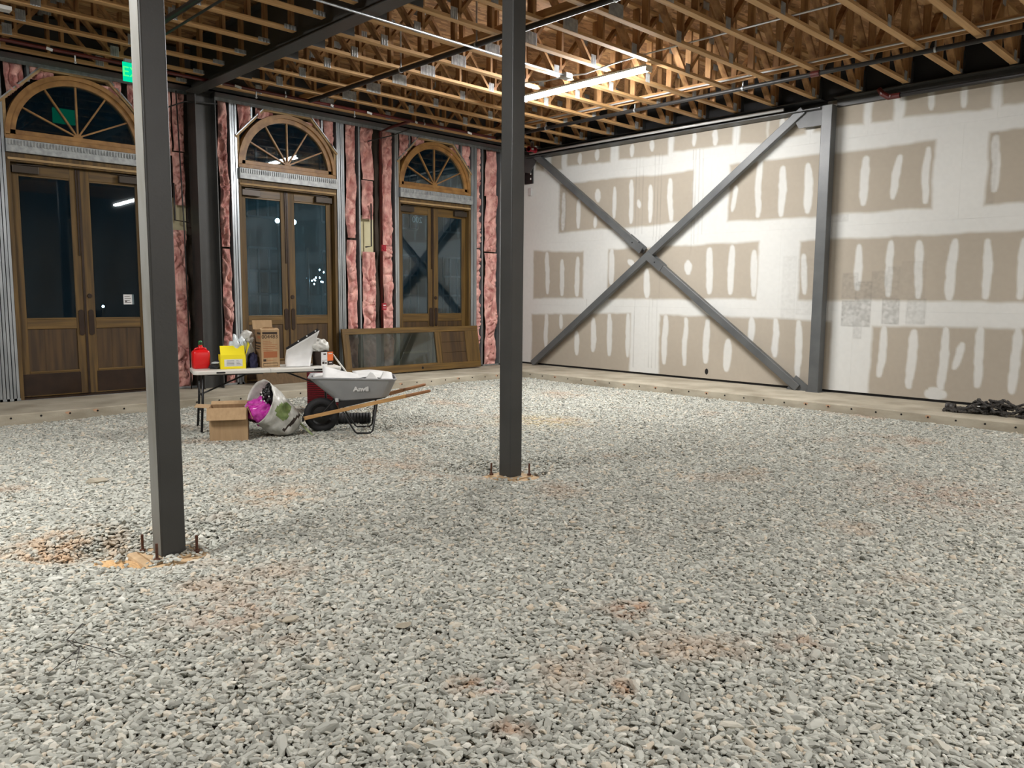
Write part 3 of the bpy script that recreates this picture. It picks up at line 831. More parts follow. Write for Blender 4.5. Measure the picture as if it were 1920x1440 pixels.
# octagonal framing, header tracks, arched lights and double doors
lead = {}
for k, c in enumerate(DOORS):
    corners = [(c - HW - 0.03, 4.14), (c - 0.44, 4.645), (c + 0.42, 4.645), (c + HW + 0.02, 4.10)]
    for (xa, za), (xb, zb) in zip(corners[:-1], corners[1:]):
        MB().bar((xa, YF + 0.06, za), (xb, YF + 0.06, zb), 0.12, 0.038, up=(0, 0, 1)).build('arch_framing_board', M['lumber'], wall_f)
        MB().bar((xa, YF - 0.002, za + 0.028), (xb, YF - 0.002, zb + 0.028), 0.03, 0.016).build('framing_track', M['galv'], wall_f)
    for xx in (c - HW + 0.02, c + HW - 0.02):
        MB().box(xx - 0.02, xx + 0.02, YF + 0.02, YF + 0.12, 3.70, 4.2).build('arch_framing_board', M['lumber'], wall_f)
    # pressed steel header
    hb = MB().box(c - HW + 0.005, c + HW - 0.005, YF - 0.05, YF + 0.10, 3.49, 3.66)
    nr = 46
    for q in range(nr):
        xq = c - HW + 0.03 + q * (2 * HW - 0.06) / nr
        hb.box(xq, xq + 0.018, YF - 0.064, YF - 0.05, 3.58, 3.645)
    hb.build('header_track', M['galv_flat'], wall_f)

    wn = MB()
    N = 40
    def ring(r0, r1, y0, y1, mi=0):
        vs = []
        for i in range(N + 1):
            t = math.pi * i / N
            for r, y in ((r0, y0), (r1, y0), (r1, y1), (r0, y1)):
                vs.append((c + r * math.cos(t), y, ZC + r * math.sin(t)))
        fs = []
        for i in range(N):
            for j in range(4):
                fs.append((4 * i + j, 4 * i + (j + 1) % 4, 4 * (i + 1) + (j + 1) % 4, 4 * (i + 1) + j))
        fs += [(0, 1, 2, 3), (4 * N + 3, 4 * N + 2, 4 * N + 1, 4 * N)]
        return MB().add(vs, fs)
    win = ring(0.845, RO, YF + 0.0, YF + 0.16).build('window_%d' % (k + 1), M['arch_wood'])
    tag(win, 'half-round fanlight above the double doors', kind='structure')
    ring(0.775, 0.848, YF + 0.035, YF + 0.15).build('sash_arch', M['arch_wood'], win)
    MB().box(c - RO, c + RO, YF + 0.0, YF + 0.15, 3.67, 3.735).build('window_sill', M['arch_wood'], win, bevel=0.006)
    MB().box(c - 0.84, c + 0.84, YF + 0.035, YF + 0.14, 3.735, 3.80).build('bottom_rail', M['arch_wood'], win, bevel=0.004)
    for t in (30, 60, 90, 120, 150):
        t = math.radians(t)
        MB().bar((c + 0.04 * math.cos(t), YF + 0.085, 3.80 + 0.04 * math.sin(t)), (c + 0.80 * math.cos(t), YF + 0.085, ZC + 0.80 * math.sin(t)), 0.022, 0.05, up=(0, 1, 0)).build('muntin', M['arch_wood'], win)
    MB().prism([(c + 0.062 * math.cos(t), 3.79 + 0.062 * math.sin(t)) for t in np.linspace(0, math.pi, 13)], 'xz', YF + 0.05, YF + 0.12).build('hub', M['arch_wood'], win)
    gp = [(0.80 * math.cos(t), 0.80 * math.sin(t)) for t in np.linspace(0.09, math.pi - 0.09, 31)]
    g = MB().prism([(a, b) for a, b in gp], 'xz', -0.003, 0.003).build('glass_pane', M['glass'], win)
    g.location = (c, YF + 0.09, ZC); g.rotation_euler = (0, 0, math.radians(-0.95))

    # door set
    dr = MB().box(c - HW, c - HW + 0.05, YF + 0.01, YF + 0.20, 0.125, 3.485).box(c + HW - 0.05, c + HW, YF + 0.01, YF + 0.20, 0.125, 3.485)
    dr.box(c - HW + 0.05, c + HW - 0.05, YF + 0.01, YF + 0.20, 3.37, 3.485)
    door = dr.build('door_%d' % (k + 1), M['oak'], bevel=0.004)
    tag(door, 'stained wood double doors with tall glass', kind='structure')
    MB().box(c - HW + 0.05, c + HW - 0.05, YF + 0.02, YF + 0.2, 0.125, 0.15).build('threshold', M['bronze'], door)
    MB().box(c - HW + 0.02, c + HW - 0.02, YF - 0.012, YF + 0.012, 3.395, 3.425).build('head_casing', M['lumber'], door)
    for side in (-1, 1):
        Y0, Y1 = YF + 0.115, YF + 0.16
        xh = c + side * (HW - 0.055)       # hinge edge
        xm = c + side * 0.004              # meeting edge
        def bx(name, a, b, z0, z1, y0=Y0, y1=Y1, m=M['oak'], par=None, bev=0.004):
            a, b = sorted((a, b))
            return MB().box(a, b, y0, y1, z0, z1).build(name, m, par, bevel=bev)
        leaf = bx('door_leaf', xh, xh - side * 0.105, 0.155, 3.365, par=door)
        bx('stile', xm, xm + side * 0.125, 0.155, 3.365, par=leaf)
        xi, xj = xh - side * 0.105, xm + side * 0.125
        bx('rail', xi, xj, 3.225, 3.365, m=M['oak_h'], par=leaf)
        bx('rail', xi, xj, 1.105, 1.235, m=M['oak_h'], par=leaf)
        bx('rail', xi, xj, 0.155, 0.49, m=M['oak_h'], par=leaf)
        bx('glazing_bead', xi, xj, 1.235, 1.262, Y0 + 0.006, Y1, M['oak_h'], leaf)
        bx('glazing_bead', xi, xj, 3.20, 3.225, Y0 + 0.006, Y1, M['oak_h'], leaf)
        for e in np.linspace(0, 1, 4)[:-1]:
            pa, pb = xi + (xj - xi) * e, xi + (xj - xi) * (e + 0.3325)
            bx('panel_board', pa, pb, 0.49, 1.105, Y0 + 0.014 + 0.002 * (e > 0.5), Y1 - 0.01, M['oak_panel'], leaf, 0.002)
        bx('panel_moulding', xi, xj, 0.488, 0.512, Y0 - 0.008, Y0 + 0.02, M['oak_h'], leaf)
        bx('kick_plate', xh - side * 0.008, xj - side * 0.02, 0.175, 0.475, Y0 - 0.005, Y0, M['bronze'], leaf, 0)
        g = MB().box(-abs(xi - xj) / 2, abs(xi - xj) / 2, -0.003, 0.003, 1.24, 3.225).build('glass_pane', M['glass_glare'] if k == 1 else M['glass'], leaf)
        g.location = ((xi + xj) / 2, (Y0 + Y1) / 2 + 0.004, 0); g.rotation_euler = (0, 0, math.radians(-0.95))
        xp = xm + side * 0.062
        MB().prism([(xp + 0.036 * math.cos(t) , 1.19 + 0.15 * (1 if math.sin(t) > 0 else -1) + 0.036 * math.sin(t)) for t in np.linspace(0, 2 * math.pi, 21)[:-1]], 'xz', Y0 - 0.012, Y0).build('pull_plate', M['bronze'], leaf)
        if side > 0:
            MB().lathe([(0.031, Y0 - 0.014), (0.034, Y0)], (xp - 0.005, 0, 1.575), n=16, axis='y').build('deadbolt', M['bronze'], leaf)
        else:
            bx('flush_bolt', xm - 0.05, xm - 0.032, 2.15, 3.36, Y0 - 0.014, Y0, M['bronze'], leaf, 0)
            bx('astragal', xm - 0.018, xm + 0.012, 0.16, 3.36, Y0 - 0.01, Y0, M['bronze'], leaf, 0)
        xc0 = xh - side * 0.02
        bx('closer', xc0, xc0 - side * 0.32, 3.235, 3.335, Y0 - 0.075, Y0, M['closer'], leaf, 0.006)
        MB().bar((xc0 - side * 0.06, Y0 - 0.04, 3.345), (xc0 - side * 0.42, Y0 - 0.03, 3.36), 0.022, 0.010).build('closer_arm', M['closer'], leaf)
    lead[k] = door

# writing and paper on the glass
Yg = YF + 0.147
text_obj('street_number', '200', 0.17, M['glass_text'], lead[2], frame_mtx((9.60, Yg, 3.10), (-1, 0, 0), (0, 0, 1)))
MB().box(4.06, 4.21, Yg - 0.012, Yg - 0.010, 1.45, 1.60).build('paper_notice', M['white_paper'], lead[0])
for q in range(4):
    MB().box(4.075, 4.17 - 0.02 * (q % 2), Yg - 0.0128, Yg - 0.012, 1.475 + 0.03 * q, 1.483 + 0.03 * q).build('printed_line', M['print'], lead[0])
MB().box(4.08, 4.11, Yg - 0.0128, Yg - 0.012, 1.488, 1.502).build('printed_mark', M['print'], lead[0])

# steel channel over the front wall
bm_f = MB().box(-9, 12.6, 12.10, 12.56, 4.705, 4.725).box(-9, 12.6, 12.30, 12.32, 4.725, 5.30).box(-9, 12.6, 12.10, 12.115, 4.705, 4.80)
tag(bm_f.build('wall_beam', M['steel_dark']), 'dark steel channel running over the arched doors', 'beam')

# ------------------------------------------------------------------ ceiling: deck panels and wood web trusses
ZB = 4.72
ceil_e = tag(empty('ceiling'), 'open ceiling of wood floor trusses under board decking', kind='structure')
y = -9.0
row = 0
while y < 12.6:
    x = -9.0 - 1.2 * (row % 2)
    while x < 12.7:
        a, b = max(x, -9), min(x + 2.44, 12.7)
        if b - a > 0.05:
            MB().box(a + 0.002, b - 0.002, y + 0.002, y + 1.218, 5.342, 5.362).build('deck_panel', M['osb'], ceil_e)
        x += 2.44
    y += 1.22; row += 1


def truss_parts(x0, x1, first_joint):
    """mesh data of one truss, drawn about y = 0"""
    P = []
    h = 0.0445
    P.append(('bottom_chord', MB().box(x0, x1, -h, h, ZB, ZB + 0.038).mesh('bottom_chord', M['truss_wood'])))
    P.append(('top_chord', MB().box(x0, x1, -h, h, 5.302, 5.340).mesh('top_chord', M['truss_wood'])))
    zl, zh = ZB + 0.038, 5.302
    xj = first_joint
    plates = MB()
    def plate(xa, xb, za, zb_, big):
        n = 10 if big else 4
        for s in (-1, 1):
            yy = s * (h + 0.0015)
            w = (xb - xa) / n
            vs, fs = [], []
            for i in range(n + 1):
                for dz in (za, zb_):
                    vs.append((xa + i * w, yy, dz)); 
            for i in range(n):
                xm_ = xa + (i + 0.5) * w
                b0 = len(vs)
                vs += [(xm_, yy + s * 0.006, za), (xm_, yy + s * 0.006, zb_)]
                fs += [(2 * i, 2 * i + 1, b0 + 1, b0), (b0, b0 + 1, 2 * i + 3, 2 * i + 2)]
            plates.add(vs, fs)
    def web(a, b):
        P.append(('web', MB().bar((a[0], 0, a[1]), (b[0], 0, b[1]), 2 * h, 0.038, up=(0, 0, 1) if abs(a[0] - b[0]) > 0.05 else (1, 0, 0)).mesh('web', M['web_wood'])))
    joints = []
    while xj < x1 - 0.1:
        joints.append(xj); xj += 1.22
    for j in joints:
        if j - 0.58 > x0: web((j - 0.03, zl), (j - 0.52, zh))
        if j + 0.58 < x1: web((j + 0.06, zl), (j + 0.52, zh))
        web((j + 0.10, zl), (j + 0.10, zh))
        if j + 0.66 < x1: web((j + 0.61, zl), (j + 0.61, zh))
        big = abs(j - 7.15) < 0.01
        if big: plate(j - 0.13, j + 0.13, ZB + 0.002, ZB + 0.15, True)
        else: plate(j - 0.045, j + 0.06, ZB + 0.002, ZB + 0.13, False)
        plate(j + 0.52, j + 0.66, 5.24, 5.335, False)
    for xe, d in ((x0, 1), (x1, -1)):
        web((xe + d * 0.045, zl), (xe + d * 0.045, zh))
        plate(min(xe, xe + d * 0.16), max(xe, xe + d * 0.16), ZB + 0.002, ZB + 0.055, False)
    P.append(('connector_plate', plates.mesh('connector_plate', M['galv_flat'])))
    return P


right_parts = truss_parts(5.14, 12.30, 5.93)
left_parts = truss_parts(-4.5, 4.90, -3.62)


def truss(parts, y):
    e = bpy.data.objects.new('floor_truss', None)
    e.location = (0, y, 0); e.empty_display_size = 0.1
    COL.objects.link(e); e.parent = ceil_e
    for nm, me in parts:
        link(nm, me, e)


for k in range(18):
    truss(right_parts, 11.165 - 0.674 * k)
for k in range(12):
    truss(left_parts, 11.40 - 0.655 * k)
# trusses against the front wall
truss(right_parts, 11.84); truss(left_parts, 12.02)
for x0_, y0_, y1_ in ((6.71, -0.6, 11.9), (10.59, -0.6, 11.9)):
    MB().box(x0_ - 0.019, x0_ + 0.019, y0_, y1_, ZB + 0.039, ZB + 0.128).build('strongback', M['strong_wood'], ceil_e)
MB().box(12.305, 12.42, -9, 12.6, 4.70, 5.34).build('rim_board', M['dark_board'], ceil_e)
hg_ = MB().box(12.20, 12.30, -0.06, 0.06, ZB - 0.004, ZB).box(12.20, 12.30, -0.062, -0.058, ZB - 0.004, ZB + 0.30).box(12.20, 12.30, 0.058, 0.062, ZB - 0.004, ZB + 0.30).mesh('joist_hanger', M['steel_dark'])
for k in range(18):
    o = link('joist_hanger', hg_, ceil_e); o.location = (0, 11.165 - 0.674 * k, 0)
# steel end gussets where trusses bear on the beam
gm_ = MB().box(5.145, 5.50, -0.048, -0.0455, ZB + 0.01, ZB + 0.50).mesh('end_gusset', M['steel_dark'])
for k in range(18):
    o = link('end_gusset', gm_, ceil_e); o.location = (0, 11.165 - 0.674 * k, 0)

# ------------------------------------------------------------------ steel: beam, columns, wind bracing
bm_ = MB().box(4.92, 5.12, -9, 12.1, 4.62, 4.638).box(5.014, 5.026, -9, 12.1, 4.638, 5.28).box(4.92, 5.12, -9, 12.1, 5.28, 5.298)
tag(bm_.build('ceiling_beam', M['steel']), 'grey steel beam crossing the ceiling between the truss bays', 'beam')
MB


def column(name, x, y, z0, label, top=4.62, w=0.1525):
    t = empty(name, (x, y, z0))
    tag(t, label, 'column', 'square steel columns standing in the gravel')
    h = w / 2
    MB().box(-h, h, -h, h, 0.006, top - z0).build('shaft', M['steel'], t, bevel=0.012, seg=3)
    MB().box(-0.15, 0.15, -0.15, 0.15, 0, 0.012).build('base_plate', M['conc_tan'], t)
    for sx in (-1, 1):
        for sy in (-1, 1):
            if x > 4 and sx < 0 and sy < 0: continue
            b = MB().lathe([(0.009, 0.012), (0.009, 0.125)], (sx * 0.125, sy * 0.125, 0), n=10).lathe([(0.02, 0.012), (0.02, 0.03)], (sx * 0.125, sy * 0.125, 0), n=6)
            b.build('anchor_bolt', M['rust'], t)
    return t


sc1 = column('steel_column', COLS[0][0], COLS[0][1], -0.055, 'square grey steel column nearest the left side, standing on its tan footing')
MB().box(-0.0795, -0.0765, -0.066, 0.066, 0.02, 4.67).build('painted_lit_side', M['steel_lit_side'], sc1)  # added pale plate: lamp light painted onto the column's left face
column('steel_column', COLS[1][0], COLS[1][1], -0.05, 'square grey steel column in the middle of the gravel floor')
ft = MB().box(1.64, 2.045, 4.845, 5.26, -0.2, -0.055).build('footing', M['conc_tan'], bevel=0.02)
tag(ft, 'square tan concrete footing under the left steel column', 'footing', 'column footings')
ft = MB().box(4.78, 5.185, 4.90, 5.32, -0.2, -0.05).build('footing', M['conc_tan'], bevel=0.02)
tag(ft, 'square tan concrete footing under the middle steel column', 'footing', 'column footings')

# wide flange column between the first two doors
t = empty('wall_column', (5.22, 12.25, 0.125))
tag(t, 'wide flange steel column between the first and second arched doors', 'column')
MB().box(-0.16, -0.145, -0.15, 0.15, 0, 4.575).build('flange', M['steel'], t)
MB().box(0.145, 0.16, -0.15, 0.15, 0, 4.575).build('flange', M['steel'], t)
MB().box(-0.145, 0.145, -0.012, 0.012, 0, 4.575).build('web', M['steel'], t)

# column on the drywall side and the cross bracing
t = empty('bracing_column', (12.27, 5.57, 0.125))
tag(t, 'square grey steel column standing against the taped drywall', 'column')
MB().box(-0.085, 0.085, -0.085, 0.085, 0, 4.48).build('shaft', M['brace'], t, bevel=0.01)
MB().box(-0.10, 0.10, -0.11, 0.11, 0, 0.012).build('base_plate', M['brace'], t)
MB().prism([(0.085, 4.20), (0.085, 4.44), (0.62, 4.44), (0.48, 4.20)], 'yz', -0.012, 0.012).build('gusset_plate', M['steel_dark'], t)
MB().prism([(0.085, 0.0), (0.085, 0.06), (0.33, 0.24), (0.48, 0.0)], 'yz', -0.012, 0.012).build('gusset_plate', M['brace'], t)
t = empty('cross_bracing', (12.27, 9.0, 2.45))
tag(t, 'crossed pair of grey steel tubes bracing the drywall side', 'bracing')
XB = 12.27
def brace(p, q, w=0.13, d=0.10):
    return MB().bar((0, p[0] - 9.0, p[1] - 2.45), (0, q[0] - 9.0, q[1] - 2.45), d, w, up=(0, 0, 1))
brace((11.93, 0.16), (5.98, 4.60)).build('brace_tube', M['brace'], t, bevel=0.008)
brace((11.90, 4.60), (9.20, 2.615)).build('brace_tube', M['brace'], t, bevel=0.008)
brace((8.80, 2.32), (5.85, 0.16)).build('brace_tube', M['brace'], t, bevel=0.008)
for sgn in (-1, 1):
    a_, b_ = ((9.42, 2.775), (9.05, 2.505)) if sgn > 0 else ((8.95, 2.43), (8.58, 2.16))
    for dx in (-0.056, 0.056):
        g_ = MB().bar((dx, a_[0] - 9.0, a_[1] - 2.45), (dx, b_[0] - 9.0, b_[1] - 2.45), 0.010, 0.15, up=(0, 0, 1))
        g_.build('splice_plate', M['brace'], t)
    MB().lathe([(0.014, -0.066), (0.014, 0.066)], (0, (a_[0] + b_[0]) / 2 - 9.0 + 0.03 * sgn, (a_[1] + b_[1]) / 2 - 2.45 + 0.02 * sgn), n=8, axis='x').build('splice_bolt', M['black'], t)
MB().prism([(2.75, 2.27), (3.35, 2.27), (3.35, 1.85), (3.08, 1.80)], 'yz', -0.012, 0.012).build('gusset_plate', M['steel_dark'], t)

# beam along the top of the drywall, lit flange, service lines
wb = MB().box(12.14, 12.40, 5.66, 12.10, 4.56, 4.575).box(12.385, 12.40, 5.66, 12.10, 4.575, 4.70).box(12.14, 12.40, 5.66, 12.10, 4.69, 4.705)
tag(wb.build('wall_beam', M['steel_dark']), 'dark steel beam along the drywall above the crossed braces', 'beam')
wb = MB().box(12.33, 12.40, -6, 5.48, 4.58, 4.70).box(12.20, 12.40, -6, 5.48, 4.69, 4.705)
tag(wb.build('wall_beam', M['steel']), 'grey steel ledger along the drywall beyond the wall column', 'beam')

# ------------------------------------------------------------------ strip lights (the room's own lamps, and one added fill lamp)
M['lens'] = emat('lit_lens', LAMP_COLOR, LAMP_POWER)


def strip_light(x, y0, y1, z, label):
    t = empty('strip_light', (x, (y0 + y1) / 2, z))
    tag(t, label, 'light', 'ceiling strip lights')
    h = (y1 - y0) / 2
    MB().box(-0.075, 0.075, -h, h, 0.022, 0.05).build('housing', M['white_plastic'], t)
    pr = [(-0.058, 0.022)] + [(0.060 * math.cos(a), 0.010 + 0.036 * math.sin(a)) for a in np.linspace(math.pi, 2 * math.pi, 9)] + [(0.058, 0.022)]
    mb = MB()
    n = len(pr)
    vs = [(a, s * (h - 0.02), b) for s in (-1, 1) for a, b in pr]
    mb.add(vs, [(i, (i + 1) % n, n + (i + 1) % n, n + i) for i in range(n - 1)] + [tuple(range(n)), tuple(range(n, 2 * n))])
    mb.build('lens', M['lens'], t)
    for s in (-1, 1):
        a, b = sorted((s * (h - 0.018), s * h))
        MB().box(-0.062, 0.062, a, b, -0.030, 0.022).build('end_cap', M['white_plastic'], t)
    return t


strip_light(8.87, 6.52, 8.90, 4.655, 'glowing white strip light fixed under the trusses beside the middle column')
strip_light(8.87, -4.6, -2.2, 4.655, 'strip light behind the viewer over the gravel')
strip_light(-0.45, 4.9, 7.3, 4.655, 'strip light over the gravel left of the left column')
strip_light(3.6, -4.6, -2.2, 4.655, 'added fill strip light, unseen behind the viewer, brightening the foreground gravel')  # unseen lamp added as fill to brighten the foreground

# ------------------------------------------------------------------ pipes and conduit
def pipe(name, pts, r, m, label, cat='pipe', group=None, n=10):
    o = MB().tube(pts, r, n).build(name, m, smooth=True)
    return tag(o, label, cat, group)


def clamp(par, x, y, z, r, up=0.10, along='y'):
    c_ = MB().tube([(x, y - 0.012, z), (x, y + 0.012, z)] if along == 'y' else [(x - 0.012, y, z), (x + 0.012, y, z)], r + 0.006, 12)
    c_.box(x - 0.008, x + 0.008, y - 0.008, y + 0.008, z + r, z + r + up)
    c_.build('hanger', M['galv'], par)


p1 = pipe('sprinkler_pipe', [(6.61, -1.0, 4.668), (6.61, 11.42, 4.668)], 0.032, M['black_pipe'], 'black sprinkler pipe crossing under the trusses left of the middle column')
for y in (9.0, 7.45, 5.3, 2.5): clamp(p1, 6.61, y, 4.668, 0.032, 0.6)
p2 = pipe('sprinkler_pipe', [(10.66, -1.0, 4.668), (10.66, 11.42, 4.668)], 0.030, M['black_pipe'], 'black sprinkler pipe under the trusses nearest the drywall')
for y in (10.1, 8.1, 6.15, 3.55, 1.5): clamp(p2, 10.66, y, 4.668, 0.030, 0.12)
MB().tube([(10.66, 5.0, 4.668), (10.66, 5.12, 4.668)], 0.042, 12).build('coupling', M['redpipe'], p2)
p3 = pipe('sprinkler_pipe', [(-4.0, 11.44, 4.672), (10.66, 11.44, 4.672)], 0.024, M['redpipe'], 'dark red sprinkler pipe running along the arched wall', n=8)
for x in (3.25, 5.72, 7.45):
    MB().tube([(x, 11.44, 4.66), (x, 11.44, 4.58)], 0.010, 8).lathe([(0.006, 0), (0.02, 0.012), (0.006, 0.03)], (x, 11.44, 4.55), n=10).build('sprinkler_head', M['junction'], p3)
for x, w in ((2.95, 0.07), (5.15, 0.06), (5.42, 0.10), (7.0, 0.05), (7.72, 0.10), (8.7, 0.05), (9.95, 0.10)):
    MB().bar((x - w / 2, 11.40, 4.665), (x + w / 2, 11.40, 4.650), 0.006, 0.035).build('tag', M['white_paper'], p3)
for x in (1.5, 4.2, 6.2, 8.9): clamp(p3, x, 11.44, 4.672, 0.024, 0.05, 'x')
p4 = pipe('sprinkler_riser', [(8.615, 12.385, 0.13), (8.615, 12.385, 4.62), (8.615, 12.0, 4.66), (8.615, 11.5, 4.672)], 0.028, M['redpipe'], 'dark red riser pipe between the second and third doors')
MB().box(8.585, 8.68, 12.32, 12.36, 2.44, 2.56).lathe([(0.035, -0.02), (0.035, 0.03)], (8.632, 12.32, 2.50), n=12, axis='y').build('alarm_bell', M['darkred'], p4)
MB().box(8.59, 8.675, 12.325, 12.36, 1.34, 1.47).build('alarm_box', M['darkred'], p4)
for z0, z1 in ((1.42, 1.44), (1.375, 1.385)):
    MB().box(8.605, 8.66, 12.322, 12.326, z0, z1).build('alarm_label', M['white_paper'], p4)
pipe('conduit', [(4.80, 12.37, 3.30), (4.80, 12.37, 2.74), (5.02, 12.37, 2.72), (5.02, 12.37, 2.95)], 0.014, M['black_pipe'], 'bent black pipe showing through a gap in the insulation beside the wall column', 'pipe')
pipe('conduit', [(8.37, 12.35, 3.30), (8.37, 12.35, 2.52), (8.24, 12.35, 2.50)], 0.013, M['black_pipe'], 'bent black pipe in the insulation gap left of the third door', 'pipe')
pipe('conduit', [(4.86, 12.30, 4.66), (4.90, 12.28, 2.6), (4.92, 12.28, 0.13)], 0.010, M['black_pipe'], 'thin dark conduit running down beside the wide flange column', 'conduit')
pipe('conduit', [(4.66, 12.28, 4.36), (4.95, 12.2, 4.50), (5.4, 12.08, 4.52)], 0.010, M['black_pipe'], 'thin dark conduit crossing the top of the wide flange column', 'conduit')
pipe('conduit', [(8.3, 12.33, 4.40), (8.75, 12.2, 4.55), (9.0, 11.9, 4.68)], 0.010, M['black_pipe'], 'thin dark conduit above the insulation left of the third door', 'conduit')
pipe('conduit', [(-3.0, 7.30, 4.585), (8.10, 7.36, 4.585)], 0.014, M['galv'], 'shiny metal conduit running under the steel beam to the junction box', 'conduit')
jb = tag(MB().box(8.10, 8.22, 7.31, 7.43, 4.55, 4.62).build('junction_box', M['junction'], bevel=0.004), 'small metal junction box hanging by the strip light', 'box')
pipe('cable', [(8.2, 7.37, 4.60), (8.35, 7.2, 4.62), (8.6, 7.05, 4.74), (8.66, 6.85, 4.775), (8.66, 6.4, 4.785), (8.66, 5.6, 4.785)], 0.010, M['emt'], 'armoured cable curving up from the junction box over the strip light', 'cable')
pipe('cable', [(8.12, 7.40, 4.57), (8.02, 7.6, 4.54), (7.95, 7.9, 4.56), (7.95, 8.4, 4.60), (8.3, 8.7, 4.66)], 0.008, M['galv'], 'armoured cable drooping from the junction box behind the middle column', 'cable')
pipe('conduit', [(8.66, -1.0, 4.785), (8.66, 5.6, 4.785)], 0.012, M['emt'], 'thin metal conduit threaded through the trusses above the strip light', 'conduit')
pipe('conduit', [(10.50, -1.0, 4.785), (10.50, 11.0, 4.785)], 0.013, M['emt'], 'thin metal conduit threaded through the trusses near the drywall', 'conduit')
pipe('conduit', [(3.69, 1.2, 4.60), (3.69, 9.9, 4.60)], 0.014, M['black_pipe'], 'dark conduit crossing under the trusses behind the left column', 'conduit')
pipe('conduit', [(3.59, 1.2, 4.668), (3.59, 10.2, 4.668)], 0.034, M['black_pipe'], 'thick black pipe crossing under the trusses behind the left column', 'pipe')
pipe('flange_pipe', [(12.12, 6.25, 4.625), (12.12, 11.95, 4.625)], 0.026, M['emt'], 'pale metal pipe along the beam above the crossed braces', 'pipe')
p5 = pipe('wall_pipe', [(12.20, -2.0, 4.565), (12.20, 4.62, 4.565)], 0.028, M['black_pipe'], 'black pipe along the top of the drywall at the right edge', 'pipe')
MB().tube([(12.20, 4.50, 4.565), (12.20, 4.66, 4.565), (12.18, 4.74, 4.62), (12.18, 4.80, 4.70)], [0.04, 0.042, 0.04, 0.036], 12).lathe([(0.045, 0), (0.045, 0.03)], (12.2, 4.62, 4.55), n=12).build('coupling', M['redpipe'], p5, smooth=False)
vt = empty('fire_valve', (11.95, 11.72, 4.66))
tag(vt, 'red valve with white tags in the corner above the drywall', 'valve')
MB().tube([(-0.10, 0, 0), (0.10, 0, 0)], 0.045, 12).lathe([(0.06, -0.10), (0.06, -0.08)], (0, 0, 0), n=12, axis='x').lathe([(0.06, 0.08), (0.06, 0.10)], (0, 0, 0), n=12, axis='x').build('valve_body', M['darkred'], vt)
MB().tube([(0, 0, 0.04), (0, 0, 0.14)], 0.012, 8).build('stem', M['redpipe'], vt)
MB().box(-0.06, 0.0, -0.052, -0.048, -0.02, 0.02).build('tag', M['white_paper'], vt)
MB().box(0.03, 0.09, -0.056, -0.052, 0.05, 0.08).build('tag', M['white_paper'], vt)

# exit sign
t = empty('exit_sign', (3.78, 10.80, 4.29))
tag(t, 'lit green exit sign hanging under the trusses, half behind the left column', 'sign')
MB().box(-0.17, 0.17, -0.006, 0.006, 0.0, 0.235).build('sign_panel', M['sign_green'], t, bevel=0.003)
MB().box(-0.15, 0.15, -0.03, 0.03, 0.235, 0.275).build('housing', M['sign_grey'], t, bevel=0.004)
MB().box(-0.01, 0.01, -0.01, 0.01, 0.275, 0.43).build('stem', M['sign_grey'], t)
text_obj('lettering', 'EXIT', 0.175, M['sign_text'], t, frame_mtx((0.0, -0.0075, 0.115), (1, 0, 0), (0, 0, 1)), world=False)

# black panel near the corner
t = empty('wall_panel', (12.385, 12.22, 4.05))
tag(t, 'black panel with pale markings at the drywall corner, mostly behind the middle column', 'panel')
MB().box(-0.03, 0.012, -0.12, 0.12, 0, 0.40).build('case', M['black'], t, bevel=0.006)
for q in range(3):
    MB().box(-0.032, -0.030, -0.09, -0.06, 0.08 + 0.11 * q, 0.12 + 0.11 * q).build('marking', M['white_paper'], t)
tag(MB().box(12.36, 12.398, 12.14, 12.22, 3.80, 3.96).build('switch_box', M['junction'], bevel=0.004), 'small pale switch box under the black corner panel', 'box')
tag(MB().box(2.05, 2.30, 10.22, 10.34, 4.67, 4.715).build('ceiling_box', M['white_paper'], bevel=0.004), 'white box under the trusses at the top left corner', 'box')

# ------------------------------------------------------------------ unhung door leaf leaning on its side
L_, H_ = 3.28, 0.865
t = empty('loose_door', (7.68, 12.17, 0.15))
t.rotation_euler = (-math.atan2(0.14, 0.865), 0, 0)
tag(t, 'unhung glazed wooden door lying on its long side against the wall', 'door')
def lb(name, x0, x1, z0, z1, m, y0=0.0, y1=0.045, bev=0.004):
    return MB().box(x0, x1, y0, y1, z0, z1).build(name, m, t, bevel=bev)
lb('stile', 0, L_, 0, 0.125, M['oak_h'])
lb('stile', 0, L_, H_ - 0.105, H_, M['oak_h'])
lb('rail', 0, 0.14, 0.125, H_ - 0.105, M['oak'])
lb('rail', 2.13, 2.26, 0.125, H_ - 0.105, M['oak'])
lb('rail', 2.92, L_, 0.125, H_ - 0.105, M['oak'])
lb('glass_pane', 0.14, 2.13, 0.125, H_ - 0.105, M['glass_loose'], 0.018, 0.026, 0)
lb('glazing_bead', 0.14, 2.13, 0.125, 0.145, M['oak_h'], 0.004, 0.04, 0)
for k in range(3):
    lb('panel_board', 2.26, 2.92, 0.125 + 0.212 * k, 0.125 + 0.212 * (k + 1) - 0.004, M['oak_panel'], 0.014, 0.034, 0.002)
lb('panel_moulding', 2.255, 2.275, 0.125, H_ - 0.105, M['oak'], -0.006, 0.014, 0)
MB().lathe([(0.026, -0.003), (0.026, 0.0)], (1.74, 0, 0.06), n=14, axis='y').build('lock_hole', M['hole'], t)

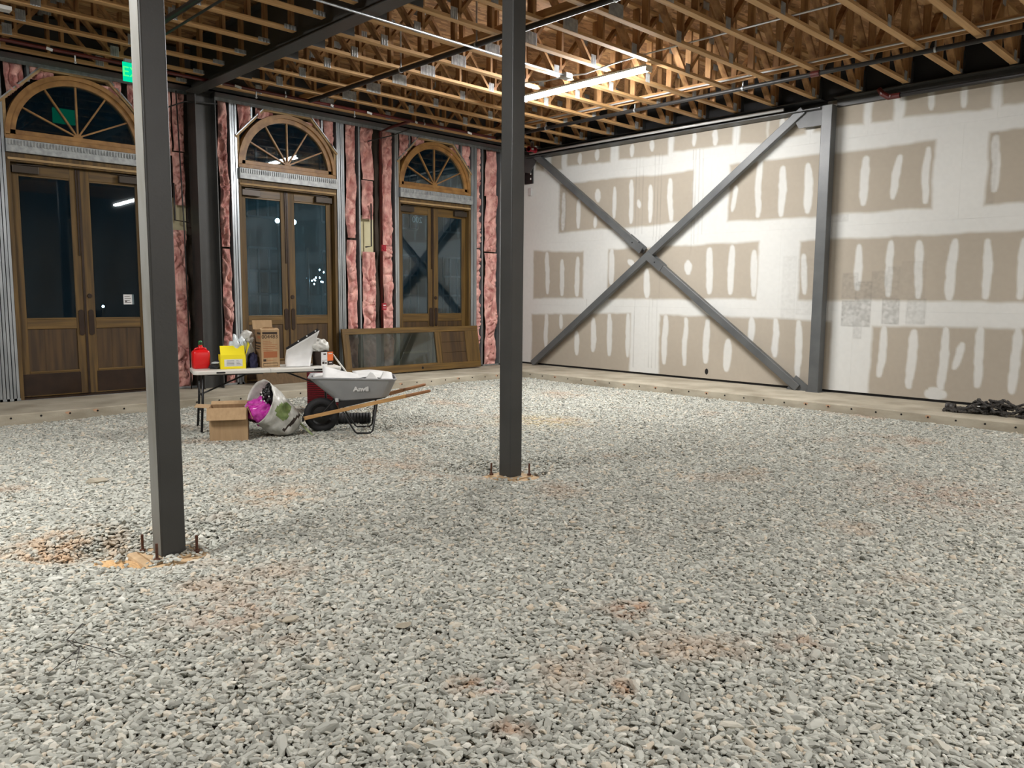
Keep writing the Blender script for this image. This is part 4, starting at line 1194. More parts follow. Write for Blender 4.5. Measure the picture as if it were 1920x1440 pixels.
# ------------------------------------------------------------------ folding table
TR = math.radians(-18)
TC = Vector((4.50, 8.92, 0.0))
tb = empty('folding_table', TC, TR)
tag(tb, 'white plastic folding table with dark metal legs, loaded with boxes', 'table')
def rrect(hx, hy, r, n=6, cx=0.0, cy=0.0):
    out = []
    for sx, sy, a0 in ((1, 1, 0), (-1, 1, 90), (-1, -1, 180), (1, -1, 270)):
        for k in range(n + 1):
            a = math.radians(a0 + 90 * k / n)
            out.append((cx + sx * (hx - r) + r * math.cos(a), cy + sy * (hy - r) + r * math.sin(a)))
    return out
ZT = 0.735
MB().prism(rrect(0.86, 0.30, 0.09), 'xy', ZT - 0.045, ZT).build('tabletop', M['white_plastic'], tb, bevel=0.01, seg=3)
MB().box(-0.0015, 0.0015, -0.3012, 0.3, ZT - 0.046, ZT + 0.0006).build('fold_seam', M['sign_grey'], tb)
MB().prism(rrect(0.05, 0.009, 0.008, cx=-0.56, cy=ZT - 0.024), 'xz', -0.3015, -0.295).build('grip_slot', M['black'], tb)
MB().prism(rrect(0.05, 0.009, 0.008, cx=0.56, cy=ZT - 0.024), 'xz', -0.3015, -0.295).build('grip_slot', M['black'], tb)
for s in (-1, 1):
    for q in (-1, 1):
        MB().tube([(s * 0.75, q * 0.22, ZT - 0.045), (s * 0.765, q * 0.235, 0.36), (s * 0.79, q * 0.27, -0.005)], 0.0145, 10).build('leg', M['black'], tb, smooth=True)
    MB().tube([(s * 0.772, -0.245, 0.26), (s * 0.772, 0.245, 0.26)], 0.011, 8).build('crossbar', M['black'], tb)
    MB().tube([(s * 0.762, -0.23, 0.44), (s * 0.762, 0.23, 0.44)], 0.010, 8).build('crossbar', M['black'], tb)
    MB().tube([(s * 0.762, -0.03, 0.44), (s * 0.18, -0.02, ZT - 0.05)], 0.010, 8).build('brace', M['black'], tb)
    MB().tube([(s * 0.70, -0.24, ZT - 0.05), (s * 0.08, -0.24, ZT - 0.05)], 0.010, 8).build('side_rail', M['black'], tb)


def on_table(u, v):
    c, s = math.cos(TR), math.sin(TR)
    return (TC.x + u * c - v * s, TC.y + u * s + v * c)


def lump(name, size, m, parent, loc=(0, 0, 0), seed=0, amp=0.25, freq=2.0, sub=4, flat=True):
    bm = bmesh.new()
    bmesh.ops.create_icosphere(bm, subdivisions=sub, radius=0.5)
    for v in bm.verts:
        p = v.co * 2
        q = p * freq + Vector((seed * 3.1, seed * 1.7, seed))
        d = 1 + amp * noise.noise(q) + amp * 0.6 * (0.5 - abs(noise.noise(q * 2.3))) + amp * 0.25 * noise.noise(q * 6)
        c = v.co * d
        if flat: c.z = max(c.z, -0.36)
        v.co = Vector((c.x * size[0], c.y * size[1], (c.z + (0.36 if flat else 0)) * size[2])) + Vector(loc)
    me = bpy.data.meshes.new(name)
    bm.to_mesh(me); bm.free()
    me.materials.append(m)
    me.polygons.foreach_set('use_smooth', [True] * len(me.polygons))
    return link(name, me, parent)


# red fuel can
x, y = on_table(-0.74, 0.10)
t = empty('fuel_can', (x, y, ZT), TR + 0.1)
tag(t, 'red plastic fuel can with green spout on the left end of the table', 'fuel can')
def loft(sections, name, m, par, smooth=True, bev=0):
    mb = MB(); rings = []
    n = len(sections[0][0])
    vs = [(a, b, z) for poly, z in sections for a, b in poly]
    fs = [(i * n + k, i * n + (k + 1) % n, (i + 1) * n + (k + 1) % n, (i + 1) * n + k) for i in range(len(sections) - 1) for k in range(n)]
    fs += [tuple(reversed(range(n))), tuple((len(sections) - 1) * n + k for k in range(n))]
    mb.add(vs, fs)
    return mb.build(name, m, par, smooth=smooth, bevel=bev)
loft([(rrect(0.088, 0.065, 0.025), 0.0), (rrect(0.096, 0.072, 0.03), 0.012), (rrect(0.098, 0.074, 0.03), 0.11), (rrect(0.096, 0.073, 0.028), 0.185),
      (rrect(0.088, 0.066, 0.026), 0.210), (rrect(0.05, 0.045, 0.025), 0.222), (rrect(0.03, 0.03, 0.02), 0.226)], 'can_body', M['red'], t)
MB().tube([(-0.075, 0, 0.205), (-0.06, 0, 0.235), (0.0, 0, 0.25), (0.055, 0, 0.235), (0.07, 0, 0.205)], 0.011, 10).build('can_handle', M['red'], t, smooth=True)
loft([(rrect(0.034, 0.03, 0.02), 0.222), (rrect(0.028, 0.026, 0.02), 0.25), (rrect(0.018, 0.018, 0.012), 0.282)], 'spout_collar', M['red'], t)
MB().lathe([(0.021, 0.278), (0.023, 0.30), (0.021, 0.325), (0.012, 0.33)], n=14).build('spout', M['green'], t, smooth=True)
MB().box(-0.014, 0.014, -0.026, -0.018, 0.293, 0.314).build('spout_lock', M['black'], t, bevel=0.002)

# black gloves beside the fuel can
x, y = on_table(-0.575, -0.02)
t = empty('work_gloves', (x, y, ZT), TR)
tag(t, 'dark crumpled work gloves between the fuel can and the yellow box', 'gloves')
lump('glove', (0.17, 0.10, 0.06), M['rubber'], t, (0, 0, 0), 3, 0.5)
lump('glove', (0.12, 0.09, 0.09), M['navy'], t, (0.05, 0.05, 0.02), 4, 0.5)
lump('cuff', (0.09, 0.05, 0.025), M['greybag'], t, (-0.01, 0.02, 0.06), 5, 0.3)

# yellow carton
x, y = on_table(-0.40, -0.02)
t = empty('yellow_carton', (x, y, ZT), TR)
tag(t, 'open yellow carton with a white printed label on the table', 'box')
w, d, h = 0.145, 0.10, 0.165
MB().box(-w, w, -d, -d + 0.004, 0, h).build('front_panel', M['yellow'], t)
MB().box(-w, w, d - 0.004, d, 0, h).box(-w, -w + 0.004, -d, d, 0, h).box(-w, w, -d, d, 0, 0.004).build('carton_back', M['yellow'], t)
MB().box(w - 0.004, w, -d, d, 0, h).build('side_panel', M['print'], t)
MB().prism([(-d, h), (-d + 0.004, h), (-d + 0.075, h + 0.105), (-d + 0.071, h + 0.107)], 'yz', -w + 0.005, w - 0.01).build('front_flap', M['yellow'], t)
MB().add([(w, -d, h), (w, d, h), (w + 0.05, d - 0.0, h + 0.15), (w + 0.05, -d + 0.02, h + 0.12), (w - 0.004, -d, h), (w - 0.004, d, h), (w + 0.046, d, h + 0.15), (w + 0.046, -d + 0.02, h + 0.12)],
         [(0, 1, 2, 3), (7, 6, 5, 4), (0, 3, 7, 4), (1, 5, 6, 2), (3, 2, 6, 7), (0, 4, 5, 1)]).build('side_flap', M['yellow'], t)
MB().box(-0.10, 0.105, -d - 0.001, -d, 0.03, 0.115).build('printed_label', M['white_paper'], t)
for q in range(4):
    MB().box(-0.075, 0.01, -d - 0.0018, -d - 0.001, 0.045 + 0.016 * q, 0.052 + 0.016 * q).build('printed_line', M['sign_grey'], t)
    MB().box(0.035, 0.09 - 0.01 * q, -d - 0.0018, -d - 0.001, 0.045 + 0.016 * q, 0.050 + 0.016 * q).build('printed_line', M['sign_grey'], t)
x, y = on_table(-0.335, 0.00)
t = empty('plastic_film', (x, y, ZT + 0.02), TR)
tag(t, 'grey crumpled plastic film sticking out of the yellow carton', 'plastic film')
lump('film', (0.19, 0.13, 0.40), M['greybag'], t, (0, 0, 0), 9, 0.45, 2.6)
x, y = on_table(-0.20, 0.10)
t = empty('white_bag', (x, y, ZT), TR)
tag(t, 'white plastic bag standing between the yellow carton and the tall cardboard box', 'bag')
lump('bag_body', (0.15, 0.14, 0.40), M['bag'], t, (0, 0, 0.0), 12, 0.3, 2.0)
lump('bag_top', (0.15, 0.12, 0.16), M['bag'], t, (-0.01, 0, 0.30), 13, 0.3, 2.0)
x, y = on_table(-0.165, -0.03)
t = empty('navy_cloth', (x, y, ZT), TR)
tag(t, 'dark navy cloth bundle left of the tall cardboard box', 'cloth')
lump('cloth_fold', (0.10, 0.10, 0.20), M['navy'], t, (0, 0, 0), 15, 0.4, 2.2)

# tall cardboard box with printing
x, y = on_table(0.02, 0.05)
cb = empty('cardboard_box', (x, y, ZT), math.radians(-10))
tag(cb, 'tall brown cardboard box with printed numbers and open top on the table', 'box')
w, d, h = 0.11, 0.13, 0.455
MB().box(-w, w, -d, -d + 0.004, 0, h).build('front_panel', M['card'], cb)
MB().box(-w, -w + 0.004, -d + 0.004, d, 0, h).build('side_panel', M['card_dark'], cb)
MB().box(w - 0.004, w, -d + 0.004, d, 0, h).box(-w + 0.004, w - 0.004, d - 0.004, d, 0, h).box(-w, w, -d, d, 0, 0.004).build('box_back', M['card_dark'], cb)
MB().prism([(-d, h), (-d + 0.07, h + 0.018), (-d + 0.07, h + 0.022), (-d, h + 0.004)], 'yz', -w, w).build('front_flap', M['card'], cb)
MB().prism([(d, h), (d + 0.03, h + 0.11), (d + 0.034, h + 0.11), (d + 0.004, h)], 'yz', -w - 0.02, w).build('back_flap', M['card'], cb)
MB().prism([(-w, h), (-w + 0.05, h + 0.035), (-w + 0.16, h + 0.03), (w, h)], 'xz', -d + 0.05, -d + 0.055).build('side_flap', M['card_dark'], cb)
def fp(name, x0, x1, z0, z1, m):
    MB().box(x0, x1, -d - 0.001, -d, z0, z1).build(name, m, cb)
fp('printed_bar', -0.095, 0.085, 0.405, 0.43, M['print'])
text_obj('printed_number', '004483', 0.066, M['print'], cb, frame_mtx((-0.006, -d - 0.0004, 0.372), (1, 0, 0), (0, 0, 1)), world=False)
for q, (a, b) in enumerate(((-0.09, 0.0), (-0.09, 0.02), (-0.09, 0.085), (-0.09, 0.06), (-0.09, 0.085), (-0.09, 0.03))):
    fp('printed_line', a, b, 0.318 - 0.022 * q, 0.323 - 0.022 * q, M['print_red'])
fp('printed_panel', -0.085, 0.08, 0.12, 0.195, M['print_red'])
fp('printed_mark', -0.09, -0.055, 0.075, 0.102, M['print'])
fp('printed_line', -0.045, 0.03, 0.085, 0.09, M['print_red'])
for z0, z1 in ((0.015, 0.02), (0.05, 0.055)):
    fp('printed_line', -0.09, 0.085, z0, z1, M['print'])
fp('printed_line', -0.09, -0.086, 0.015, 0.055, M['print']); fp('printed_line', 0.081, 0.085, 0.015, 0.055, M['print'])
def sp(y0, y1, z0, z1, m=M['print']):
    MB().box(-w - 0.001, -w, y0, y1, z0, z1).build('printed_line', m, cb)
sp(-0.10, 0.03, 0.40, 0.425); sp(-0.10, 0.02, 0.35, 0.38, M['print_red']); sp(-0.11, 0.10, 0.285, 0.305); sp(-0.09, 0.11, 0.25, 0.262); sp(-0.06, 0.11, 0.222, 0.234)

# curved white sheet with black dotted edge
def bent(A, B, C, D, sag, name, m, par, nu=14, nv=14, th=0.003):
    A, B, C, D = map(Vector, (A, B, C, D))
    def P(i, j):
        u, v = i / (nu - 1), j / (nv - 1)
        p = (A * (1 - u) + B * u) * (1 - v) + (D * (1 - u) + C * u) * v
        return p + Vector((0, 1, -0.35)) * sag * math.sin(math.pi * v) * (0.6 + 0.4 * u)
    return MB().grid(P, nu, nv).build(name, m, par, smooth=True, solid=th), P
x, y = on_table(0.40, -0.02)
t = empty('white_sheet', (x, y, ZT), TR)
tag(t, 'curved white plastic sheet with a black dotted edge strip propped on the table', 'sheet')
A, B, C_, D = (-0.19, -0.10, 0.006), (0.09, -0.16, 0.004), (0.24, -0.02, 0.44), (-0.16, 0.02, 0.20)
bent(A, B, C_, D, 0.13, 'sheet', M['white_paper'], t)
MB().bar((D[0], D[1] + 0.01, D[2] + 0.012), (C_[0] - 0.01, C_[1] + 0.01, C_[2] + 0.012), 0.012, 0.034).build('edge_strip', M['black'], t)
for e in (0.36, 0.62, 0.88):
    q = Vector(D).lerp(Vector(C_), e)
    MB().lathe([(0.009, -0.004), (0.009, 0.004)], (q.x, q.y - 0.0, q.z + 0.024), n=10, axis='y').build('dot', M['white_paper'], t)
# small carton with white and orange faces
x, y = on_table(0.70, 0.06)
t = empty('small_carton', (x, y, ZT), math.radians(8))
tag(t, 'small white and orange carton at the right end of the table', 'box')
MB().box(-0.095, 0.095, -0.085, 0.085, 0, 0.175).build('carton_body', M['print'], t)
MB().box(-0.094, -0.0, -0.0865, -0.085, 0.0, 0.168).build('white_face', M['grey_card'], t)
MB().box(0.004, 0.094, -0.0865, -0.085, 0.055, 0.168).build('orange_face', M['orange'], t)
for a, b, z0, z1, mm in ((-0.08, -0.045, 0.02, 0.05, 'print'), (-0.035, -0.01, 0.02, 0.04, 'print'), (-0.06, -0.02, 0.135, 0.15, 'print'), (-0.085, -0.005, 0.065, 0.069, 'print'), (0.02, 0.08, 0.14, 0.15, 'grey_card'), (0.03, 0.07, 0.025, 0.035, 'grey_card')):
    MB().box(a, b, -0.0875, -0.0865, z0, z1).build('printed_mark', M[mm], t)
t = empty('white_bag', (x - 0.04, y + 0.02, ZT + 0.176), TR)
tag(t, 'crumpled white plastic bag lying on the small white and orange carton', 'bag')
lump('bag_body', (0.25, 0.17, 0.17), M['bag'], t, (0, 0, 0), 21, 0.45, 1.8)
x, y = on_table(0.885, 0.0)
tag(MB().bar((x + 0.08, y - 0.26, 0.50), (x - 0.02, y + 0.10, 0.86), 0.006, 0.02).build('trim_strip', M['white_plastic']), 'thin white strip leaning on the right end of the table', 'strip')

# ------------------------------------------------------------------ open carton on the gravel
t = empty('open_carton', (3.77, 8.39, 0.0), math.radians(-28))
tag(t, 'open brown cardboard carton with flaps out, standing on the gravel by the table', 'box')
w, d, h = 0.20, 0.15, 0.375
MB().box(-w, w, -d, -d + 0.005, 0.0, h).build('front_panel', M['card'], t)
MB().box(w - 0.005, w, -d + 0.005, d, 0.0, h).build('side_panel', M['card_dark'], t)
MB().box(-w, -w + 0.005, -d + 0.005, d, 0.0, h).build('side_panel', M['card_dark'], t)
MB().box(-w + 0.005, w - 0.005, d - 0.005, d, 0.0, h).build('back_panel', M['card_dark'], t)
MB().box(-w, w, -d, d, 0.0, 0.006).build('bottom_panel', M['card_dark'], t)
MB().prism([(-d, h), (-d - 0.075, h - 0.125), (-d - 0.080, h - 0.122), (-d - 0.003, h + 0.004)], 'yz', -w - 0.02, w - 0.012).build('front_flap', M['card'], t)
MB().prism([(-w, h), (-w - 0.15, h + 0.012), (-w - 0.15, h + 0.017), (-w, h + 0.005)], 'xz', -d + 0.02, d).build('side_flap', M['card'], t)
MB().prism([(w, h), (w + 0.05, h - 0.13), (w + 0.055, h - 0.128), (w + 0.004, h + 0.003)], 'xz', -d + 0.01, d - 0.01).build('side_flap', M['card'], t)
MB().prism([(d, h), (d + 0.06, h + 0.03), (d + 0.06, h + 0.035), (d, h + 0.005)], 'yz', -w, w).build('back_flap', M['card'], t)

# ------------------------------------------------------------------ white refuse bag
bg = empty('refuse_bag', (4.34, 8.23, 0.0), math.radians(-44))
tag(bg, 'slumped white plastic sack with magenta wrapping spilling from its mouth on the gravel', 'bag')
NA, NR = 26, 44
ax0, ax1 = Vector((0.115, 0.06, 0.055)), Vector((-0.205, -0.15, 0.40))
ad = (ax1 - ax0).normalized()
s1 = Vector((0, 1, 0)); s1 = (s1 - ad * s1.dot(ad)).normalized(); s2 = ad.cross(s1)
mb = MB()
def bagP(i, j):
    a = i / (NA - 1); th = 2 * math.pi * j / NR
    rad = (0.165 + 0.06 * a) * (math.sin(min(1, a * 4.0 + 0.15) * math.pi / 2))
    rad += 0.026 * noise.noise(Vector((math.cos(th) * 2.2, math.sin(th) * 2.2, a * 3))) + 0.034 * (0.4 - abs(noise.noise(Vector((math.cos(th + 1.5 * a) * 5, math.sin(th + 1.5 * a) * 5, a * 4 + 7)))))
    ln = a * (1.05 + 0.22 * math.sin(th + 2.0) * a)
    p = ax0.lerp(ax1, ln) + s1 * rad * math.cos(th) + s2 * rad * math.sin(th)
    p.z = max(p.z, 0.006 + 0.004 * noise.noise(p * 9))
    return p
vs = [bagP(i, j) for i in range(NA) for j in range(NR)]
fs, mi = [], []
for i in range(NA - 1):
    for j in range(NR):
        fs.append((i * NR + j, i * NR + (j + 1) % NR, (i + 1) * NR + (j + 1) % NR, (i + 1) * NR + j))
cen = [(sum((vs[k] for k in f), Vector())) / 4 for f in fs]
mb.add(vs, fs + [tuple(reversed(range(NR)))])
for q, c_ in enumerate(cen):
    if c_.y < 0.02 and (c_.x - 0.055) ** 2 / 0.06 ** 2 + (c_.z - 0.30) ** 2 / 0.10 ** 2 < 1: mb.mi[q] = 1
    elif c_.y < 0.0 and abs((c_.z - 0.17) - (c_.x - 0.13) * 1.1) < 0.022 and abs(c_.x - 0.12) < 0.075: mb.mi[q] = 2
mb.build('sack', [M['bag'], M['leaf'], M['print']], bg, smooth=True, solid=0.003)
mc = ax1 - ad * 0.07
lump('magenta_wrapping', (0.36, 0.36, 0.30), M['magenta'], bg, (mc.x - 0.03, mc.y - 0.01, mc.z - 0.05), 31, 0.3, 2.0, flat=False)
lump('dark_litter', (0.13, 0.16, 0.22), M['black'], bg, (mc.x + 0.045, mc.y - 0.035, mc.z + 0.12), 33, 0.6, 3.0, flat=False)
for k in range(9):
    r = random.Random(300 + k)
    lump('litter_scrap', (0.022, 0.022, 0.022), M['white_paper'], bg, (mc.x + 0.03 + r.uniform(-0.05, 0.05), mc.y - 0.115 + r.uniform(-0.015, 0.015), mc.z + 0.12 + r.uniform(-0.07, 0.07)), k, 0.4, 2, 1, False)
lump('clear_wrapping', (0.11, 0.11, 0.13), M['greybag'], bg, (mc.x - 0.17, mc.y - 0.03, mc.z - 0.02), 35, 0.4, 2.4, 3, False)
st = MB().bar((4.50, 8.28, 0.19), (4.555, 7.95, 0.012), 0.022, 0.012).build('stake', M['stick'])
tag(st, 'pale green wooden stake lying between the white sack and the wheelbarrow', 'stake')

# ------------------------------------------------------------------ wheelbarrow
wb = empty('wheelbarrow', (4.78, 8.13, 0.0), math.radians(-33))
tag(wb, 'grey wheelbarrow with wooden handles, loaded with white sheets', 'wheelbarrow')
def tray_ring(x0, x1, hy0, hy1, z0, z1, r, n=6):
    out = []
    cx, hx = (x0 + x1) / 2, (x1 - x0) / 2
    for px, py in rrect(1, 1, r, n):
        e = (px + 1) / 2
        hy = hy0 + (hy1 - hy0) * e
        out.append((cx + px * hx, py * hy, z0 + (z1 - z0) * e))
    return out
R0 = tray_ring(0.19, 0.76, 0.17, 0.20, 0.385, 0.425, 0.35)
R1 = tray_ring(0.17, 0.775, 0.18, 0.21, 0.395, 0.435, 0.35)
R2 = tray_ring(-0.13, 0.865, 0.29, 0.31, 0.672, 0.645, 0.22)
n = len(R0)
mb = MB()
mb.add(R0 + R1 + R2, [(i * n + k, i * n + (k + 1) % n, (i + 1) * n + (k + 1) % n, (i + 1) * n + k) for i in (0, 1) for k in range(n)] + [tuple(reversed(range(n)))])
mb.build('tray', M['barrow'], wb, solid=0.004)
MB().tube(R2, 0.011, 8, closed=True).build('tray_rim', M['barrow'], wb, smooth=True)
nrm = Vector((0, -0.245, 0.125)).normalized()
text_obj('lettering', 'Anvil', 0.086, M['lettering'], wb, frame_mtx((0.46, -0.2625, 0.535), (1, -0.035, 0.0), (0.0, -0.47, 0.88)), world=False, bold=0.004)
for s in (-1, 1):
    y0, y1 = s * 0.12, s * 0.335
    f = lambda xx: (xx, y0 + (y1 - y0) * (xx + 0.2) / 1.46, 0.185 + (0.515 - 0.185) * (xx + 0.2) / 1.46)
    MB().bar(f(-0.2), f(0.98), 0.036, 0.042).build('handle', M['ash'] if s < 0 else M['ash_dark'], wb, bevel=0.005)
    MB().tube([f(0.97), f(1.02), f(1.24), f(1.26)], [0.021, 0.0195, 0.0185, 0.012], 10).build('grip', M['ash_dark'], wb, smooth=True)
    a, b = f(0.24), f(0.70)
    MB().prism([(0.20, a[2] + 0.02), (0.74, b[2] + 0.035), (0.74, 0.418), (0.20, 0.385)], 'xz', a[1] - 0.012, a[1] + 0.012).build('riser', M['black'], wb)
    ly = s * 0.235
    MB().tube([f(0.24), (0.28, s * 0.20, 0.20), (0.385, ly, 0.035), (0.41, ly, 0.016), (0.56, ly, 0.016), (0.59, ly, 0.04), (0.645, s * 0.25, f(0.645)[2])], 0.0105, 8).build('leg', M['black'], wb, smooth=True)
    MB().tube([(-0.18, s * 0.115, 0.19), (0.0, s * 0.075, 0.205)], 0.012, 8).box(-0.03, 0.03, s * 0.10 - 0.012, s * 0.10 + 0.012, 0.17, 0.235).build('axle_bracket', M['black'], wb)
    MB().tube([(0.0, s * 0.09, 0.22), (0.16, s * 0.12, 0.40)], 0.009, 8).build('tray_brace', M['black'], wb)
MB().bar((0.60, -0.235, 0.19), (0.60, 0.235, 0.19), 0.004, 0.12).build('leg_plate', M['black'], wb)
MB().bar((-0.205, -0.15, 0.178), (-0.205, 0.15, 0.178), 0.02, 0.05).build('nose_guard', M['black'], wb)
prof = []
for k in range(13):
    a = 2 * math.pi * k / 12
    prof.append((0.158 + 0.047 * math.cos(a), 0.045 * math.sin(a)))
MB().lathe(prof, (0, 0, 0.208), n=36, axis='y', cap=False).build('tyre', M['rubber'], wb, smooth=True)
MB().lathe([(0.02, -0.05), (0.02, -0.03), (0.10, -0.022), (0.122, -0.03), (0.128, 0.0), (0.122, 0.03), (0.10, 0.022), (0.02, 0.03), (0.02, 0.05)], (0, 0, 0.208), n=28, axis='y').build('wheel_rim', M['black'], wb)
MB().tube([(0, -0.13, 0.208), (0, 0.13, 0.208)], 0.009, 8).build('axle', M['galv'], wb)
MB().lathe([(0.02, -0.02), (0.022, 0.02)], (0.185, -0.19, 0.405), n=10).build('bolt', M['junction'], wb)
# white sheets lying in the tray
def sheet(A, B, C, D, sag, label):
    q = Vector(wb.location); rz = wb.rotation_euler.z
    o = empty('paper_sheet', q, rz)
    tag(o, label, 'sheet', 'white sheets in the wheelbarrow')
    A, B, C, D = map(Vector, (A, B, C, D))
    def P(i, j):
        u, v = i / 9, j / 9
        p = (A * (1 - u) + B * u) * (1 - v) + (D * (1 - u) + C * u) * v
        return p + Vector((0, 0, 1)) * (sag * math.sin(math.pi * u) + 0.012 * noise.noise(p * 6 + Vector((sag * 50, 0, 0))))
    MB().grid(P, 10, 10).build('sheet', M['white_paper'], o, smooth=True, solid=0.003)
sheet((0.03, -0.26, 0.668), (0.46, -0.285, 0.655), (0.50, 0.02, 0.672), (0.02, 0.06, 0.785), -0.012, 'large white sheet standing up at the front of the wheelbarrow')
sheet((-0.08, -0.20, 0.655), (0.16, -0.24, 0.65), (0.18, 0.20, 0.66), (-0.10, 0.22, 0.67), 0.015, 'flat white sheet at the front rim of the wheelbarrow')
sheet((0.40, -0.24, 0.655), (0.80, -0.22, 0.64), (0.80, 0.24, 0.68), (0.36, 0.24, 0.70), 0.02, 'white sheet lying flat over the middle of the wheelbarrow')
sheet((0.50, -0.29, 0.645), (0.66, -0.30, 0.645), (0.60, -0.24, 0.725), (0.57, -0.23, 0.735), 0.0, 'small pointed white sheet standing on the near rim of the wheelbarrow')
sheet((0.68, -0.27, 0.64), (0.83, -0.28, 0.635), (0.82, -0.10, 0.71), (0.72, -0.08, 0.715), 0.01, 'folded white sheet at the handle end of the wheelbarrow')

# black pipe on the ground behind the wheel
t = empty('drain_pipe', (5.33, 8.46, 0.07), math.radians(-33))
tag(t, 'short black ribbed pipe lying on the gravel behind the wheelbarrow', 'pipe')
pr = []
for k in range(33):
    pr.append((0.066 + (0.004 if k % 2 else -0.002), -0.30 + 0.6 * k / 32))
MB().lathe(pr, n=20, axis='x', cap=False).lathe([(0.058, -0.3), (0.058, 0.3)], n=20, axis='x', cap=False).build('pipe_wall', M['rubber'], t)

M['crate_dark'] = mat('crate_shell', S(92, 14, 26), rough=0.5)
# red ribbed box behind the wheelbarrow
t = empty('red_crate', (5.72, 9.66, 0.0), math.radians(-30))
tag(t, 'dark red ribbed box standing behind the wheelbarrow', 'box')
MB().box(-0.22, 0.22, -0.17, 0.17, 0, 0.545).build('box_body', M['crate_dark'], t, bevel=0.012)
for k in range(17):
    z = 0.05 + 0.029 * k
    MB().box(-0.225, 0.225, -0.177, 0.177, z, z + 0.012).build('rib', M['darkred'], t)
MB().box(-0.14, 0.02, -0.03, 0.03, 0.545, 0.61).build('top_grip', M['darkred'], t, bevel=0.01)

# flattened carton on the ledge by the second door
tag(MB().prism([(12.02, 0.127), (12.06, 0.127), (12.20, 0.50), (12.16, 0.50)], 'yz', 5.92, 7.02).build('flat_carton', M['flat_card']), 'flattened brown carton leaning on the ledge below the second door', 'box')

# ------------------------------------------------------------------ pile of dark bars on the right ledge
t = empty('bar_pile', (11.62, 2.95, 0.125), 0)
tag(t, 'heap of short dark ribbed bars lying on the ledge under the drywall', 'pile')
for k in range(105):
    r = random.Random(900 + k)
    yy = r.uniform(-0.62, 0.40)
    top = 0.035 + 0.165 * max(0, 1 - ((yy + 0.14) / 0.36) ** 2)
    hgt = 0.016 + top * (k % 6) / 6
    xx = r.uniform(-0.15, 0.15) * (1 - 0.6 * hgt / 0.2)
    ang = r.uniform(-1.0, 1.0)
    ln = r.uniform(0.12, 0.26)
    tilt = r.uniform(-0.5, 0.6) if hgt > 0.06 else 0.0
    d = Vector((math.sin(ang) * math.cos(tilt), math.cos(ang) * math.cos(tilt), math.sin(tilt)))
    c_ = Vector((xx, yy, hgt))
    q = [c_ + d * ln * (e - 0.5) for e in np.linspace(0, 1, 13)]
    lowest = min(v_.z for v_ in q)
    q = [v_ + Vector((0, 0, max(0, 0.018 - lowest))) for v_ in q]
    MB().tube(q, [0.0145 + (0.004 if e % 2 else 0) for e in range(13)], 7).build('bar', M['rebar'], t)
for k, (yy, xx) in enumerate(((0.46, 0.02), (0.38, -0.06), (0.05, 0.0))):
    MB().lathe([(0.05, -0.03), (0.055, 0), (0.05, 0.03), (0.03, 0.03), (0.03, -0.03), (0.05, -0.03)], (xx, yy, 0.055), n=16, axis='y', cap=False).build('ring', M['rebar'], t)
MB().box(-0.02, 0.02, -0.02, 0.0, 0.13, 0.137).box(-0.10, -0.07, 0.05, 0.08, 0.10, 0.108).build('tag', M['white_paper'], t)

# dead twig in the foreground
t = empty('twig', (0.94, 3.70, 0.0))
tag(t, 'dead dark twig lying on the gravel in the left foreground', 'twig')
for pts_, rr in (([(0.11, 0.34, 0.03), (0.0, 0.18, 0.035), (0.02, 0.06, 0.03), (-0.15, -0.11, 0.028)], 0.0026), ([(0.0, 0.18, 0.035), (0.11, -0.07, 0.03), (0.16, -0.22, 0.026)], 0.002), ([(0.02, 0.06, 0.03), (-0.06, -0.16, 0.028)], 0.002)):
    MB().tube(pts_, [rr] * (len(pts_) - 1) + [rr * 0.5], 6).build('branch', M['rebar'], t)
# two flat pale stones lying proud on the gravel
for (x, y, s, lab) in ((2.05, 7.24, 0.10, 'flat pale stone lying alone on the gravel beyond the left column'), (1.81, 3.41, 0.045, 'squarish white stone on the gravel in front of the left column'), (2.17, 2.97, 0.045, 'flat tan stone on the gravel between and in front of the two columns')):
    bm = bmesh.new(); r = random.Random(int(x * 100))
    for _ in range(18):
        v = Vector((r.gauss(0, 1), r.gauss(0, 1), r.gauss(0, 1))).normalized()
        bm.verts.new(Vector((v.x * s, v.y * s * 0.7, v.z * s * 0.3)))
    bmesh.ops.convex_hull(bm, input=bm.verts)
    for v in [v for v in bm.verts if not v.link_faces]: bm.verts.remove(v)
    me = bpy.data.meshes.new('flat_stone'); bm.to_mesh(me); bm.free(); me.materials.append(M['conc'])
    o = link('flat_stone', me); o.location = (x, y, ground1(x, y) + 0.02); tag(o, lab, 'stone')

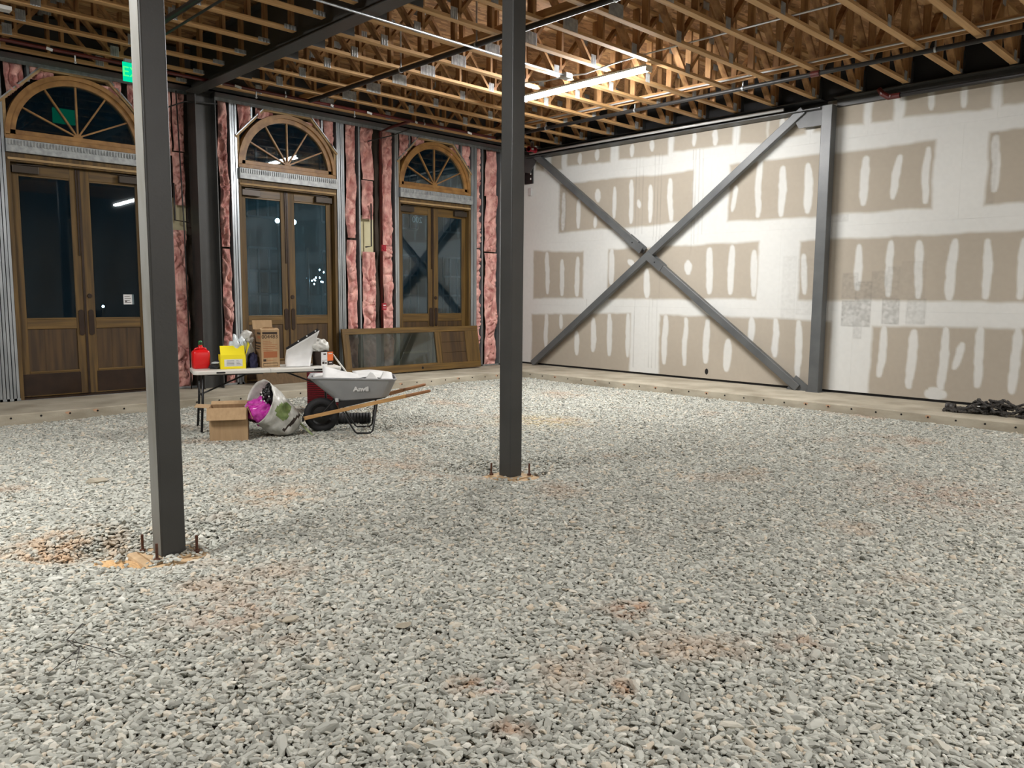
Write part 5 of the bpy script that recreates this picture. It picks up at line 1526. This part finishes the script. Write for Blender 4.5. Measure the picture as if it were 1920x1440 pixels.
# ------------------------------------------------------------------ the night street outside
st = MB().box(-30, 60, 12.76, 60, -0.3, -0.1).build('street', M['asphalt'])
tag(st, 'dark street outside the arched doors', kind='structure')
t = empty('far_building', (16.0, 27.0, -0.1))
tag(t, 'dim building with white barred windows across the street', 'building')
MB().box(-14, 14, 0, 1, 0, 9).build('wall', M['bldg'], t)
for k in range(2, 9):
    for row in range(2):
        x, z = -12 + 3.0 * k, 0.9 + 3.6 * row
        w_ = MB().box(x, x + 1.6, -0.03, 0.0, z, z + 2.5).build('window', M['bldg_dark'], t)
        tr_ = MB()
        for e in range(5): tr_.box(x - 0.04 + 0.4 * e, x + 0.04 + 0.4 * e, -0.07, -0.03, z, z + 2.5)
        for e in range(4): tr_.box(x, x + 1.6, -0.07, -0.03, z - 0.04 + 0.83 * e, z + 0.04 + 0.83 * e)
        tr_.build('window_bars', M['bldg_trim'], w_)
M['street_lamp'] = emat('street_lamp_glow', (0.62, 0.85, 1.0), 60.0)
for x, y, z, lab in ((12.62, 24.0, 4.03, 'street lamp seen through the left leaf of the second doors'), (13.22, 24.0, 4.03, 'street lamp seen through the right leaf of the second doors'), (7.21, 24.0, 1.26, 'low lamp seen through the right leaf of the first doors')):
    t = empty('street_lamp', (x, y, -0.1)); tag(t, lab, 'street lamp')
    MB().tube([(0, 0, 0), (0, 0, z)], 0.04, 8).build('pole', M['black'], t)
    g_ = 1.0 if z > 2 else 0.45
    MB().lathe([(0.01 * g_, -0.08 * g_), (0.055 * g_, -0.05 * g_), (0.075 * g_, 0.0), (0.055 * g_, 0.05 * g_), (0.01 * g_, 0.08 * g_)], (0, 0, z + 0.08), n=16).build('globe', M['street_lamp'], t, smooth=True)
t = empty('string_lights', (14.1, 24.0, 1.0)); tag(t, 'cluster of tiny white lights outside the second doors', 'lights')
MB().tube([(-0.4, 0, -1.1), (-0.4, 0, 2.2)], 0.05, 6).build('post', M['black'], t)
for k in range(16):
    r = random.Random(70 + k)
    x, z = r.uniform(-0.4, 0.6), r.uniform(0.7, 1.5)
    MB().lathe([(0.004, -0.03), (0.026, 0), (0.004, 0.03)], (x, r.uniform(-0.2, 0.2), z), n=6).build('bulb', M['street_lamp'], t)
